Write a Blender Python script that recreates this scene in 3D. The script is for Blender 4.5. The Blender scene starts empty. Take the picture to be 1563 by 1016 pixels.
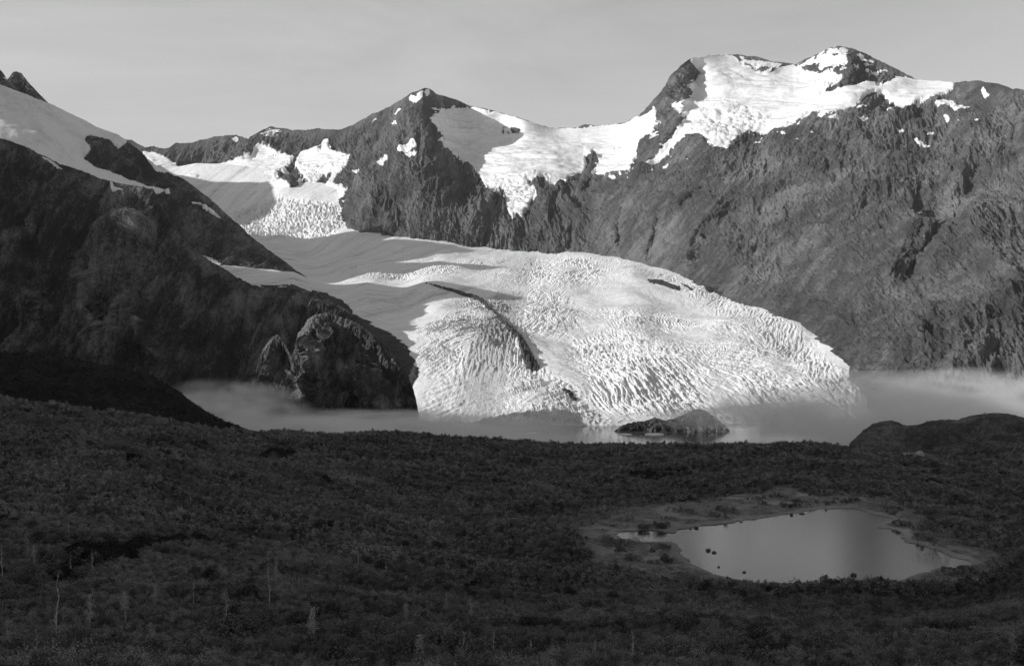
import bpy, math, random, os
import numpy as np
random.seed(7); rng = np.random.default_rng(7)
Q = float(os.environ.get('GRIDQ', '1'))          # coarser grids for quick looks
SC = bpy.context.scene; COL = SC.collection
F = 1887.0; CX = 781.5; HY = 470.0; H = 215.0    # focal length and horizon (photo pixels), eye height over the lake
f32 = np.float32

# ------------------------------------------------------------------ helpers
def W(px, py, D):
    """world point on the sight line through a photo pixel at depth D"""
    px, py, D = np.broadcast_arrays(np.asarray(px, float), np.asarray(py, float), np.asarray(D, float))
    return np.stack([D*(px-CX)/F, D, H-D*(py-HY)/F], -1)

_perm = np.random.default_rng(3).permutation(256).astype(np.int32)
_perm = np.concatenate([_perm, _perm, _perm])
_g = np.random.default_rng(5).normal(size=(256, 3)); _g /= np.linalg.norm(_g, axis=1)[:, None]; _g = _g.astype(f32)
def perlin(p):
    p = np.asarray(p, f32); sh = p.shape[:-1]; p = p.reshape(-1, 3)
    i = np.floor(p).astype(np.int32); f = p-i; i &= 255
    u = f*f*f*(f*(f*6-15)+10)
    out = np.zeros(len(p), f32)
    for dx in (0, 1):
        a = _perm[i[:, 0]+dx]; wx = u[:, 0] if dx else 1-u[:, 0]
        for dy in (0, 1):
            b = _perm[a+i[:, 1]+dy]; wy = u[:, 1] if dy else 1-u[:, 1]
            for dz in (0, 1):
                c = _perm[b+i[:, 2]+dz]; wz = u[:, 2] if dz else 1-u[:, 2]
                g = _g[c]
                out += wx*wy*wz*(g[:, 0]*(f[:, 0]-dx)+g[:, 1]*(f[:, 1]-dy)+g[:, 2]*(f[:, 2]-dz))
    return (out*1.5).reshape(sh)
def fbm(p, n=5, lac=2.03, gain=.5):
    a, s, o = 1., 0., 0.
    for k in range(n):
        o = o+a*perlin(p*(lac**k)+k*17.3); s += a; a *= gain
    return o/s
def ridged(p, n=5, lac=2.07, gain=.5):
    """sharp crests, 0..1"""
    a, s, o, w = 1., 0., 0., 1.
    for k in range(n):
        r = 1-np.abs(perlin(p*(lac**k)+k*11.9)); r = r*r
        o = o+a*r*w; w = np.clip(r*1.6, 0, 1); s += a; a *= gain
    return o/s
def sstep(a, b, x):
    t = np.clip((x-a)/(b-a), 0, 1); return t*t*(3-2*t)
def curve(pts):
    a = np.array(pts, float)
    return lambda x: np.interp(x, a[:, 0], a[:, 1])
def rbf(pts, smooth=0.0):
    """thin plate surface through (a, b, value) points"""
    P = np.array(pts, float); s = 400.0
    X = P[:, :2]/s; n = len(X)
    def U(r2): return np.where(r2 > 0, .5*r2*np.log(np.maximum(r2, 1e-12)), 0)
    K = U(((X[:, None]-X[None])**2).sum(-1))+np.eye(n)*smooth
    A = np.zeros((n+3, n+3)); A[:n, :n] = K; A[:n, n] = 1; A[:n, n+1:] = X; A[n, :n] = 1; A[n+1:, :n] = X.T
    c = np.linalg.solve(A, np.concatenate([P[:, 2], [0, 0, 0]]))
    def f(a, b):
        a, b = np.broadcast_arrays(np.asarray(a, float), np.asarray(b, float)); sh = a.shape
        q = np.stack([a.ravel(), b.ravel()], 1)/s; out = c[n]+q@c[n+1:]
        for k in range(n):
            out += c[k]*U((q[:, 0]-X[k, 0])**2+(q[:, 1]-X[k, 1])**2)
        return out.reshape(sh)
    return f
# soft masks of traced regions, on a raster in photo pixels
RX0, RY0, RW, RH = -760, -60, 2560, 1140
def raster(poly):
    P = np.array(poly, float); m = np.zeros((RH, RW), bool)
    x0 = int(max(0, P[:, 0].min()-RX0-1)); x1 = int(min(RW, P[:, 0].max()-RX0+2))
    y0 = int(max(0, P[:, 1].min()-RY0-1)); y1 = int(min(RH, P[:, 1].max()-RY0+2))
    X, Y = np.meshgrid(np.arange(x0, x1)+RX0+.5, np.arange(y0, y1)+RY0+.5)
    ins = np.zeros(X.shape, bool)
    for k in range(len(P)):
        (xa, ya), (xb, yb) = P[k-1], P[k]
        if ya == yb: continue
        ins ^= ((ya > Y) != (yb > Y)) & (X < (xb-xa)*(Y-ya)/(yb-ya)+xa)
    m[y0:y1, x0:x1] = ins
    return m
def blur(m, r):
    m = m.astype(f32)
    for _ in range(3):
        for ax in (0, 1):
            c = np.cumsum(np.concatenate([np.repeat(np.take(m, [0], ax), r+1, ax), m, np.repeat(np.take(m, [-1], ax), r, ax)], ax), axis=ax, dtype=np.float64)
            n = 2*r+1; L = m.shape[ax]
            m = ((np.take(c, np.arange(n, n+L), ax)-np.take(c, np.arange(0, L), ax))/n).astype(f32)
    return m
def sample(m, px, py):
    x = np.clip(np.asarray(px)-RX0-.5, 0, RW-1.001); y = np.clip(np.asarray(py)-RY0-.5, 0, RH-1.001)
    i = x.astype(int); j = y.astype(int); u = x-i; v = y-j
    return m[j, i]*(1-u)*(1-v)+m[j, i+1]*u*(1-v)+m[j+1, i]*(1-u)*v+m[j+1, i+1]*u*v
def region(polys, px, py, r=2):
    """about -1 outside .. +1 inside, 0 on the traced edge"""
    A = np.concatenate([np.array(p, float) for p in polys]); mg = 3*r+6
    x0 = int(max(0, A[:, 0].min()-RX0-mg)); x1 = int(min(RW, A[:, 0].max()-RX0+mg)); y0 = int(max(0, A[:, 1].min()-RY0-mg)); y1 = int(min(RH, A[:, 1].max()-RY0+mg))
    m = np.zeros((RH, RW), bool)
    for p in polys: m |= raster(p)
    px = np.asarray(px); py = np.asarray(py); out = np.full(px.shape, -1., f32)
    q = (px > x0+RX0) & (px < x1+RX0) & (py > y0+RY0) & (py < y1+RY0)
    if q.any():
        b = np.zeros((RH, RW), f32); b[y0:y1, x0:x1] = blur(m[y0:y1, x0:x1], r); out[q] = sample(b, px[q], py[q])*2-1
    return out
def polydist(line, X, Y):
    """distance to a polyline and the side (+ right of its direction), in photo pixels"""
    L = np.array(line, float); best = np.full(X.shape, 1e9); side = np.zeros(X.shape); tt = np.zeros(X.shape)
    n = len(L)-1
    for k in range(n):
        a, b = L[k], L[k+1]; d = b-a; l2 = (d**2).sum()
        t = np.clip(((X-a[0])*d[0]+(Y-a[1])*d[1])/l2, 0, 1)
        qx, qy = X-a[0]-t*d[0], Y-a[1]-t*d[1]; r = np.hypot(qx, qy)
        m = r < best; best = np.where(m, r, best); side = np.where(m, np.sign(d[0]*qy-d[1]*qx), side); tt = np.where(m, (k+t)/n, tt)
    return best, side, tt

def mesh_from(name, V, Fq, mat=None, parent=None, smooth=False, attrs=None):
    me = bpy.data.meshes.new(name); n, m = len(V), len(Fq); k = Fq.shape[1] if m else 4
    me.vertices.add(n); me.vertices.foreach_set('co', np.ascontiguousarray(V, f32).ravel())
    me.loops.add(m*k); me.loops.foreach_set('vertex_index', np.ascontiguousarray(Fq, np.int32).ravel())
    me.polygons.add(m); me.polygons.foreach_set('loop_start', (np.arange(m)*k).astype(np.int32))
    me.polygons.foreach_set('loop_total', np.full(m, k, np.int32))
    me.polygons.foreach_set('use_smooth', np.full(m, smooth))
    me.update(calc_edges=True)
    if attrs:
        for an, v in attrs.items():
            at = me.attributes.new(an, 'FLOAT', 'POINT'); at.data.foreach_set('value', np.ascontiguousarray(v, f32))
    o = bpy.data.objects.new(name, me); COL.objects.link(o)
    if mat: me.materials.append(mat)
    if parent: o.parent = parent
    return o
def tag(o, label=None, cat=None, kind=None, group=None):
    if label: o['label'] = label
    if cat: o['category'] = cat
    if kind: o['kind'] = kind
    if group: o['group'] = group
    return o
def sub_mesh(name, P, facemask, mat, parent=None, smooth=False, extra=None, attrs=None):
    """quads of grid P (rows, cols, 3) whose mask is set; extra = list of further (P, mask) grids joined in"""
    R, C = P.shape[:2]; idx = np.arange(R*C).reshape(R, C)
    q = np.stack([idx[:-1, :-1], idx[:-1, 1:], idx[1:, 1:], idx[1:, :-1]], -1)[facemask]
    flag = np.zeros(R*C, bool); flag[q.ravel()] = True; used = np.where(flag)[0]; lut = np.cumsum(flag)-1
    V = P.reshape(-1, 3)[used]; q = lut[q]
    at = {k: v.reshape(-1)[used] for k, v in (attrs or {}).items()}
    return mesh_from(name, V, q, mat, parent, smooth, at)
def facemean(a): return (a[:-1, :-1]+a[1:, :-1]+a[:-1, 1:]+a[1:, 1:])/4
def normals(P):
    du = np.gradient(P, axis=1); dv = np.gradient(P, axis=0)
    n = np.cross(dv, du); n /= np.linalg.norm(n, axis=-1, keepdims=True)+1e-9
    # face the viewer's side
    s = np.sign((n*(np.array([0, 0, H])-P)).sum(-1)); s[s == 0] = 1
    return n*s[..., None]

# ------------------------------------------------------------------ materials (everything in this monochrome place is neutral grey)
def newmat(name):
    m = bpy.data.materials.new(name); m.use_nodes = True; nt = m.node_tree; nt.nodes.clear()
    out = nt.nodes.new('ShaderNodeOutputMaterial'); b = nt.nodes.new('ShaderNodeBsdfPrincipled')
    nt.links.new(b.outputs[0], out.inputs[0]); return m, nt, b, out
def nz(nt, vec, scale, detail=6, rough=.55, dist=0):
    n = nt.nodes.new('ShaderNodeTexNoise'); n.inputs['Scale'].default_value = scale; n.inputs['Detail'].default_value = detail
    n.inputs['Roughness'].default_value = rough; n.inputs['Distortion'].default_value = dist
    nt.links.new(vec, n.inputs['Vector']); return n.outputs[0]
def ramp(nt, fac, stops):
    r = nt.nodes.new('ShaderNodeValToRGB'); e = r.color_ramp.elements
    while len(e) < len(stops): e.new(.5)
    for k, (p, v) in enumerate(stops): e[k].position = p; e[k].color = (v, v, v, 1)
    nt.links.new(fac, r.inputs[0]); return r.outputs[0]
def mth(nt, op, a, b=None, clamp=False):
    n = nt.nodes.new('ShaderNodeMath'); n.operation = op; n.use_clamp = clamp
    for i, v in ((0, a), (1, b)):
        if v is None: continue
        if isinstance(v, (int, float)): n.inputs[i].default_value = v
        else: nt.links.new(v, n.inputs[i])
    return n.outputs[0]
def mapped(nt, scale=(1, 1, 1), rot=(0, 0, 0)):
    g = nt.nodes.new('ShaderNodeNewGeometry'); m = nt.nodes.new('ShaderNodeMapping')
    m.inputs['Scale'].default_value = scale; m.inputs['Rotation'].default_value = rot
    nt.links.new(g.outputs['Position'], m.inputs[0]); return m.outputs[0]
def bump(nt, h, dist, b, strength=1):
    n = nt.nodes.new('ShaderNodeBump'); n.inputs['Distance'].default_value = dist; n.inputs['Strength'].default_value = strength
    nt.links.new(h, n.inputs['Height']); nt.links.new(n.outputs[0], b.inputs['Normal'])
def streak(nt, lean, sx=1., sy=.1, sz=.3):
    """position with the fall line of the slope stretched out"""
    g = nt.nodes.new('ShaderNodeNewGeometry'); sp = nt.nodes.new('ShaderNodeSeparateXYZ'); nt.links.new(g.outputs['Position'], sp.inputs[0])
    u = mth(nt, 'SUBTRACT', sp.outputs[0], mth(nt, 'MULTIPLY', sp.outputs[2], lean)); c = nt.nodes.new('ShaderNodeCombineXYZ')
    nt.links.new(mth(nt, 'MULTIPLY', u, sx), c.inputs[0]); nt.links.new(mth(nt, 'MULTIPLY', sp.outputs[1], sy), c.inputs[1]); nt.links.new(mth(nt, 'MULTIPLY', sp.outputs[2], sz), c.inputs[2]); return c.outputs[0]
def rock_mat(name, lo, mid, hi, s=1.0, lean=0.0, bd=8, aniso=.3, grain=1.):
    m, nt, b, out = newmat(name)
    v = streak(nt, lean, 1, .15+.5*(aniso > .9), aniso); v0 = mapped(nt)
    big = nz(nt, v0, .0035*s, 6, .65); med = nz(nt, v, .016*s, 10, .72, .3); fine = nz(nt, v, .07*s, 8, .78); dots = nz(nt, v0, .16*s, 4, .8)
    x = mth(nt, 'ADD', mth(nt, 'MULTIPLY', big, .24), mth(nt, 'ADD', mth(nt, 'MULTIPLY', med, .30), mth(nt, 'ADD', mth(nt, 'MULTIPLY', fine, .26), mth(nt, 'MULTIPLY', dots, .20*grain))))
    c = ramp(nt, x, [(.41, lo), (.49, mid), (.575, hi)])
    nt.links.new(c, b.inputs['Base Color']); b.inputs['Roughness'].default_value = .95; b.inputs['Specular IOR Level'].default_value = .1
    bump(nt, mth(nt, 'ADD', med, mth(nt, 'ADD', mth(nt, 'MULTIPLY', fine, .45), mth(nt, 'MULTIPLY', dots, .12))), bd, b); return m
ROCK_FAR = rock_mat('far_rock', .05, .09, .17, .8, 0, 14)
ROCK = rock_mat('mountain_rock', .055, .112, .26, 1., .75, 22)
ROCK_MID = rock_mat('cliff_rock', .048, .10, .22, 1., .1, 20)
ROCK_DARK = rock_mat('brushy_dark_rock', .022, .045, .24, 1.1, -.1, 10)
ROCK_KNOB = rock_mat('ice_worn_rock', .028, .06, .25, 2.0, .1, 9, .4)
HILL = rock_mat('hill_painted_shade', .010, .016, .032, 6, 0, 1, 1.)  # near black: the left hill's shade is put into this colour
KNOLL = rock_mat('mossy_knoll', .04, .075, .20, 5, 0, 2.5, 1.)
DEBRIS = rock_mat('moraine_debris', .035, .06, .11, 6, 0, 3, 1.)
def snow_mat(name, lo, hi, s, bd, detail=6):
    m, nt, b, out = newmat(name)
    v = mapped(nt); a = nz(nt, v, s, detail, .6); d = nz(nt, v, s*6, 5, .65)
    x = mth(nt, 'ADD', mth(nt, 'MULTIPLY', a, .6), mth(nt, 'MULTIPLY', d, .4))
    nt.links.new(ramp(nt, x, [(.32, lo), (.52, hi)]), b.inputs['Base Color'])
    b.inputs['Roughness'].default_value = .8; b.inputs['Specular IOR Level'].default_value = .15
    bump(nt, x, bd, b); return m
SNOW = snow_mat('old_snow', .64, .87, .010, 7)
def ice_mat():
    m, nt, b, out = newmat('glacier_ice'); at = {}
    for k in ('flow_u', 'flow_v', 'rough'):
        a = nt.nodes.new('ShaderNodeAttribute'); a.attribute_name = k; at[k] = a.outputs['Fac']
    def fl(su, sv):
        c = nt.nodes.new('ShaderNodeCombineXYZ'); nt.links.new(mth(nt, 'MULTIPLY', at['flow_u'], su), c.inputs[0]); nt.links.new(mth(nt, 'MULTIPLY', at['flow_v'], sv), c.inputs[1]); return c.outputs[0]
    band = nz(nt, fl(.022, .0016), 1, 6, .62, .4)          # long foliation and dirt bands down the flow
    arcs = nz(nt, fl(.010, .085), 1, 5, .65, .5)           # open cracks across it
    rad = nz(nt, fl(.16, .012), 1, 4, .65, .5)
    fine = nz(nt, mapped(nt), .12, 4, .7)
    x = mth(nt, 'ADD', mth(nt, 'MULTIPLY', band, .5), mth(nt, 'ADD', mth(nt, 'MULTIPLY', arcs, .25), mth(nt, 'MULTIPLY', fine, .25)))
    nt.links.new(ramp(nt, x, [(.38, .46), (.46, .78), (.53, .89)]), b.inputs['Base Color']); b.inputs['Roughness'].default_value = .7; b.inputs['Specular IOR Level'].default_value = .2
    h = mth(nt, 'ADD', mth(nt, 'MULTIPLY', mth(nt, 'ADD', arcs, rad), at['rough']), mth(nt, 'MULTIPLY', fine, .3)); bump(nt, h, 7, b); return m
ICE = ice_mat()

# ------------------------------------------------------------------ lights, sky, camera
SUN_EL, SUN_AZ = math.radians(22), math.radians(18)     # sun stands to the left, a little behind the viewer
s_dir = np.array([-math.cos(SUN_EL)*math.cos(SUN_AZ), -math.cos(SUN_EL)*math.sin(SUN_AZ), math.sin(SUN_EL)])
sun = bpy.data.lights.new('sun', 'SUN'); sun.energy = 3.9; sun.angle = math.radians(.5); sun.color = (1, 1, 1)
so = bpy.data.objects.new('sun', sun); COL.objects.link(so)
from mathutils import Vector
so.rotation_euler = Vector(s_dir).to_track_quat('Z', 'Y').to_euler()
w = bpy.data.worlds.new('World'); SC.world = w; w.use_nodes = True; nt = w.node_tree; nt.nodes.clear()
wo = nt.nodes.new('ShaderNodeOutputWorld'); bg = nt.nodes.new('ShaderNodeBackground'); sky = nt.nodes.new('ShaderNodeTexSky')
sky.sky_type = 'NISHITA'; sky.sun_disc = False; sky.sun_elevation = SUN_EL
sky.sun_rotation = math.atan2(s_dir[0], s_dir[1]); sky.altitude = 200; sky.air_density = 1; sky.dust_density = 1.2; sky.ozone_density = 1
bw = nt.nodes.new('ShaderNodeRGBToBW'); nt.links.new(sky.outputs[0], bw.inputs[0])
tc = nt.nodes.new('ShaderNodeTexCoord'); mp = nt.nodes.new('ShaderNodeMapping')
mp.inputs['Scale'].default_value = (1.2, 1.2, 6); mp.inputs['Rotation'].default_value = (0, math.radians(-9), 0)
nt.links.new(tc.outputs['Generated'], mp.inputs[0])
c1 = nz(nt, mp.outputs[0], 2.2, 7, .6, .6)
# thin high cloud veil, streaky, thicker towards the left
sx = nt.nodes.new('ShaderNodeSeparateXYZ'); nt.links.new(tc.outputs['Generated'], sx.inputs[0])
veil = mth(nt, 'ADD', ramp(nt, c1, [(.36, -.25), (.64, .75)]), mth(nt, 'ADD', .36, mth(nt, 'MULTIPLY', sx.outputs[0], -1.0)))
veil = mth(nt, 'MULTIPLY', veil, mth(nt, 'SUBTRACT', 1, mth(nt, 'MULTIPLY', sx.outputs[2], 1.4), True), True)
mul = nt.nodes.new('ShaderNodeMix'); mul.data_type = 'RGBA'; nt.links.new(veil, mul.inputs[0])
nt.links.new(bw.outputs[0], mul.inputs[6]); mul.inputs[7].default_value = (4.3, 4.3, 4.3, 1)
nt.links.new(mul.outputs[2], bg.inputs[0]); bg.inputs[1].default_value = .14
nt.links.new(bg.outputs[0], wo.inputs[0])
cam = bpy.data.cameras.new('camera'); co = bpy.data.objects.new('camera', cam); COL.objects.link(co); SC.camera = co
co.location = (0, 0, H); co.rotation_euler = (math.pi/2, 0, 0)
cam.sensor_width = 36; cam.lens = 36*F/1563; cam.shift_y = -(508-HY)/1563; cam.clip_start = 1; cam.clip_end = 100000
SC.view_settings.view_transform = 'Standard'; SC.view_settings.look = 'None'; SC.view_settings.exposure = 0; SC.view_settings.gamma = 1
SC.cycles.volume_bounces = 7; SC.cycles.max_bounces = 10; SC.cycles.volume_max_steps = 96

# ------------------------------------------------------------------ the glacier's surface (depths by photo position)
GEDGE = [(250,283,6650),(300,268,6750),(440,285,6250),(520,297,6000),(527,318,5750),(535,345,5480),(560,356,5300),(640,364,5100),(720,375,4950),(800,384,4850),
 (850,387,4750),(930,392,4600),(990,405,4350),(1050,430,4000),(1110,455,3650),(1190,480,3320),(1250,515,2980),(1290,550,2740),(1325,597,2520),(1340,640,2386)]
GC = GEDGE+[(300,250,6950),(400,262,6650),(440,268,6500),(350,300,6350),(430,320,5950),(330,345,5850),(400,360,5500),(480,352,5500),(460,400,4700),(560,395,4650),(660,398,4450),(620,420,4150),(500,415,4300),
 (300,384,3950),(380,405,3800),(450,418,3700),(560,431,3700),(650,433,3730),(760,438,3800),(860,420,4100),(870,405,4350),(960,420,4050),(900,446,3750),
 (480,450,3300),(560,480,3080),(620,520,2860),(720,450,3560),(640,470,3280),(800,480,3260),(720,500,2980),(650,570,2560),(650,620,2390),(636,648,2300),
 (800,560,2620),(760,620,2380),(880,560,2620),(900,620,2340),(870,655,2235),(1000,455,3580),(1000,500,3060),(1000,560,2600),(1000,610,2380),(1000,650,2270),
 (1130,500,3080),(1130,560,2660),(1120,620,2400),(1240,560,2700),(1240,620,2420),(1150,655,2290),(1300,640,2360),
 (700,655,2270),(780,655,2250),(640,700,2200),(1000,700,2200),(1300,700,2250),(500,560,2900),(400,500,3300)]
Dg = rbf(GC, 1e-4)

# ------------------------------------------------------------------ a mountain mass: grid between a foot curve and a crest curve, with a far side
def mass(pxs, top, bot, dy, Dfun, rough, back=((60, 30), (200, 140), (600, 420), (1500, 1000)), rowbias=1.0, ridges=(), warp=None, toplow=30):
    pxs = np.asarray(pxs, float); T = top(pxs); B = bot(pxs)
    n = int(np.ceil((B-T).max()/dy))+1; t = np.linspace(0, 1, n)[:, None]
    PX = np.broadcast_to(pxs[None], (n, len(pxs))).copy(); PY = T[None]+(B-T)[None]*t**rowbias
    D = Dfun(PX, PY)
    for line, wl, wr, amp in ridges:                     # a rib: nearer along the line, falling off to either side
        d, s, tt = polydist(line, PX, PY); ww = np.where(s > 0, wl, wr)
        x = np.clip(d/ww, 0, 1); fade = sstep(0, .12, tt)*sstep(1.0, .8, tt)*.999+.001
        D = D-amp*(1-x)**1.3*fade*sstep(0, 25, PY-T[None])
    P = W(PX, PY, D); N = normals(P)
    att = sstep(0, toplow, PY-T[None])
    d_low, d_hi, wsnow, snow_low = rough(P, N, PX, PY)
    disp = d_low*(.12+.88*att)*(1-wsnow)+d_hi*(.35+.65*att)*(1-wsnow)+snow_low*wsnow*att
    P = P+N*disp[..., None]
    k = []
    top0 = P[0]
    rr = fbm(top0*.002, 3)
    for dD, dz in back[::-1]:
        q = top0.copy(); sc = 1+dD/np.maximum(q[:, 1], 1); q[:, 0] *= sc; q[:, 1] += dD; q[:, 2] -= dz*(1+.4*rr); k.append(q)
    nb = len(k)
    P = np.concatenate([np.array(k), P], 0)
    PXe = np.concatenate([np.repeat(PX[:1], nb, 0), PX], 0); PYe = np.concatenate([np.repeat(PY[:1]-999, nb, 0), PY], 0)
    return P, PXe, PYe, nb
def snow_on(P, PX, PY, polys, name, parent, mat=SNOW, h=3.0, r=1, jag=.5, js=.02, attrs=None, thr=0.):
    """a sheet lying a few metres proud of the surface where the traced region is, its edge ragged"""
    A = np.concatenate([np.array(p, float) for p in polys]); q = (PX > A[:, 0].min()-14) & (PX < A[:, 0].max()+14) & (PY > A[:, 1].min()-14) & (PY < A[:, 1].max()+14)
    rw = np.where(q.any(1))[0]; cw = np.where(q.any(0))[0]
    if len(rw) < 4 or len(cw) < 4: return None
    sl = np.s_[rw[0]:rw[-1]+1, cw[0]:cw[-1]+1]; P = P[sl]; PX = PX[sl]; PY = PY[sl]
    s = region(polys, PX, PY, r)+jag*(fbm(P*js, 4)+.6*fbm(P*js*4, 3))
    fm = facemean(s) > thr
    if not fm.any(): return None
    N = normals(P); hh = np.clip((s-thr)*2.2+.15, -.6, 1)*h
    return sub_mesh(name, P+N*hh[..., None], fm, mat, parent, True)

# ================================================================== BACKGROUND: far ridge, central peak, right massif (one continuous range, split into its mountains)
SKY = [(120,214),(184,212),(201,214),(221,226),(234,224),(251,227),(258,226),(268,219),(288,220),(308,214),(335,208),(361,207),(378,212),(395,202),(412,194),(438,197),(448,200),(468,199),(485,196),(520,198),
 (541,189),(567,175),(594,164),(614,152),(628,142),(648,135),(656,136),(664,143),(678,147),(695,152),(720,163),(745,167),(758,170),(778,176),(798,182),(818,189),(835,195),(848,196),(882,196),(892,191),(909,193),
 (954,188),(977,175),(995,155),(1008,141),(1026,114),(1040,100),(1053,90),(1076,86),(1107,84),(1121,84),(1157,87),(1175,94),(1197,96),(1215,98),(1233,89),(1256,78),(1278,70),(1301,74),(1323,83),(1355,98),(1377,110),
 (1400,123),(1430,125),(1458,126),(1472,123),(1494,122),(1526,128),(1544,135),(1563,137),(1640,150),(1800,190)]
base_pts = [(a, b+16, d*.998) for a, b, d in GEDGE[:-1]]
BGC = [(a, b, d) for a, b, d in GEDGE[:-1]]+base_pts+[
 (120,215,8100),(230,224,8000),(335,208,7800),(412,194,7800),(485,196,7300),(541,189,6800),(594,164,6350),(648,135,5900),(720,190,6270),(702,190,6240),(760,200,6280),(740,230,6010),(695,152,6450),(745,167,6300),(800,183,6200),(850,196,6300),(892,191,6250),(954,188,6050),
 (995,155,5700),(1050,90,5420),(1060,115,5450),(1062,140,5330),(1080,108,5430),(1107,84,5600),(1175,94,5520),(1215,98,5500),(1278,70,5300),(1323,83,5300),(1400,123,5000),(1458,126,4800),(1494,122,4600),(1563,137,4250),(1700,170,3900),
 (330,255,7150),(430,240,7000),(480,230,6750),(380,262,6800),(300,262,7050),
 (650,250,5450),(560,260,5850),(600,300,5400),(700,235,5990),(720,260,5740),(680,300,5220),(780,220,6050),(850,235,5750),(780,260,5520),(780,300,5350),(805,330,5150),(850,330,5020),(900,290,5250),(960,240,5450),
 (1000,190,5350),(1030,130,5250),(1015,200,5180),(970,260,5020),(930,300,4950),(900,350,4800),
 (1130,125,5340),(1200,130,5240),(1090,132,5300),(1150,180,4980),(1080,200,4920),(1200,190,4830),(1050,250,4780),(1000,330,4550),(1130,250,4640),(1250,180,4720),(1300,150,4800),
 (1060,370,4200),(1200,260,4450),(1200,330,3980),(1120,400,3800),(1300,220,4430),(1300,300,3850),(1400,180,4500),(1500,170,4250),(1420,250,3950),(1563,230,3780),(1500,300,3450),
 (1200,400,3620),(1300,400,3250),(1400,350,3350),(1563,330,3150),(1240,460,3220),(1330,480,2860),(1420,430,2900),(1500,400,2850),(1563,420,2660),(1380,560,2480),(1480,520,2450),(1563,520,2380),
 (1400,640,2300),(1480,610,2290),(1563,600,2250),(1400,700,2200),(1700,600,2050),(1700,420,2500),(1700,300,3100),(1700,700,2000)]
Db0 = rbf(BGC, 1e-4)
BSNOW = dict(
 basin=[[(216,232),(234,233),(250,238),(262,244),(272,256),(280,262),(285,268),(300,264),(312,256),(330,252),(350,248),(372,242),(385,238),(392,225),(404,228),(414,229),(418,240),(436,236),(448,234),(444,244),(430,258),(420,268),(425,276),(440,276),(444,290),(450,322),(380,318),(300,300),(262,300),(240,262)]],
 hanging=[[(452,236),(462,228),(478,224),(490,222),(498,210),(504,216),(502,228),(515,232),(530,236),(537,242),(530,254),(520,262),(512,270),(508,280),(528,286),(531,298),(524,312),(534,330),(500,330),(446,318),(440,296),(466,284),(470,276),(458,262),(450,248)]],
 summit=[[(664,144),(678,147),(695,152),(720,163),(724,165),(700,167),(655,166),(650,166),(662,172),(662,178),(650,184),(662,198),(672,208),(684,216),(662,217),(676,226),(686,234),(700,244),(716,252),(722,262),(735,272),(738,282),(752,296),(756,300),(760,288),(770,292),(772,318),(781,334),(787,328),(797,331),(808,316),(816,300),(818,288),(806,278),(822,272),(838,270),(836,288),(850,282),(866,272),(880,268),(892,262),(893,240),(906,228),(914,246),(905,260),(898,274),(920,270),(945,262),(962,256),(968,240),(990,210),(1000,190),(1006,172),(1005,162),(990,172),(975,180),(954,189),(909,194),(892,197),(882,197),(848,197),(835,196),(818,190),(798,183),(778,177),(758,171),(745,168),(720,163.5),(695,153),(680,146),(664,141)]],
 massif=[[(1053,90),(1076,86),(1107,84),(1124,88),(1132,100),(1150,102),(1160,106),(1178,109),(1196,103),(1215,98),(1226,106),(1236,111),(1262,108),(1286,112),(1288,120),(1280,128),(1284,138),(1310,132),(1330,126),(1338,124),(1336,134),(1352,128),(1370,122),(1356,118),(1390,121),(1402,123),(1430,125),(1458,126),(1456,134),(1440,144),(1425,150),(1400,154),(1386,164),(1384,172),(1366,172),(1352,166),(1366,160),(1366,154),(1348,142),(1332,142),(1318,148),(1308,158),(1322,168),(1298,166),(1280,170),(1262,176),(1238,176),(1222,188),(1204,196),(1184,200),(1170,208),(1150,204),(1134,206),(1114,220),(1112,232),(1106,226),(1082,228),(1078,214),(1064,210),(1054,214),(1040,222),(1020,238),(1000,252),(984,256),(996,242),(1014,228),(1026,214),(1034,200),(1030,196),(1050,180),(1024,162),(1036,156),(1058,148),(1068,142),(1050,136),(1046,130),(1062,124),(1064,110),(1054,104)]],
)
BHOLES = dict(
 basin=[[(318,268),(334,254),(344,262),(346,268)]],
 hanging=[[(486,226),(492,222),(494,230),(488,234)],[(490,268),(510,262),(506,276),(484,292),(478,290)]],
 summit=[[(766,200),(778,196),(798,194),(796,200),(782,207),(768,206)],[(804,276),(815,277),(816,286),(808,284)],[(744,169),(752,170),(752,173),(746,173)],[(938,226),(948,224),(947,230),(940,231)]],
 massif=[[(1124,84),(1146,88),(1170,92),(1198,97),(1192,106),(1178,112),(1156,110),(1140,104)],[(1212,100),(1226,94),(1256,78),(1278,68),(1300,72),(1300,112),(1288,116),(1262,110),(1236,112)],[(1335,132),(1352,114),(1366,124),(1350,134),(1338,136)],[(1262,130),(1280,126),(1284,134),(1250,148)]])
PATCH_C = [[(604,176),(614,166),(620,168),(614,176),(610,180)],[(568,186),(574,180),(576,184),(570,190)],[(602,192),(608,186),(612,188),(604,196)],[(612,232),(624,222),(634,220),(638,228),(622,234),(610,238)],[(576,250),(586,240),(594,238),(592,246),(582,254)],[(536,276),(548,272),(560,262),(556,272),(544,278)],[(616,236),(634,232),(640,234),(624,240)],[(536,262),(554,256),(558,252),(546,264)]]
PATCH_FAR = [[(354,212),(362,209),(366,215),(358,217)],[(428,262),(434,255),(440,259),(434,264)],[(450,276),(458,270),(466,274),(458,280)]]
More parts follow.
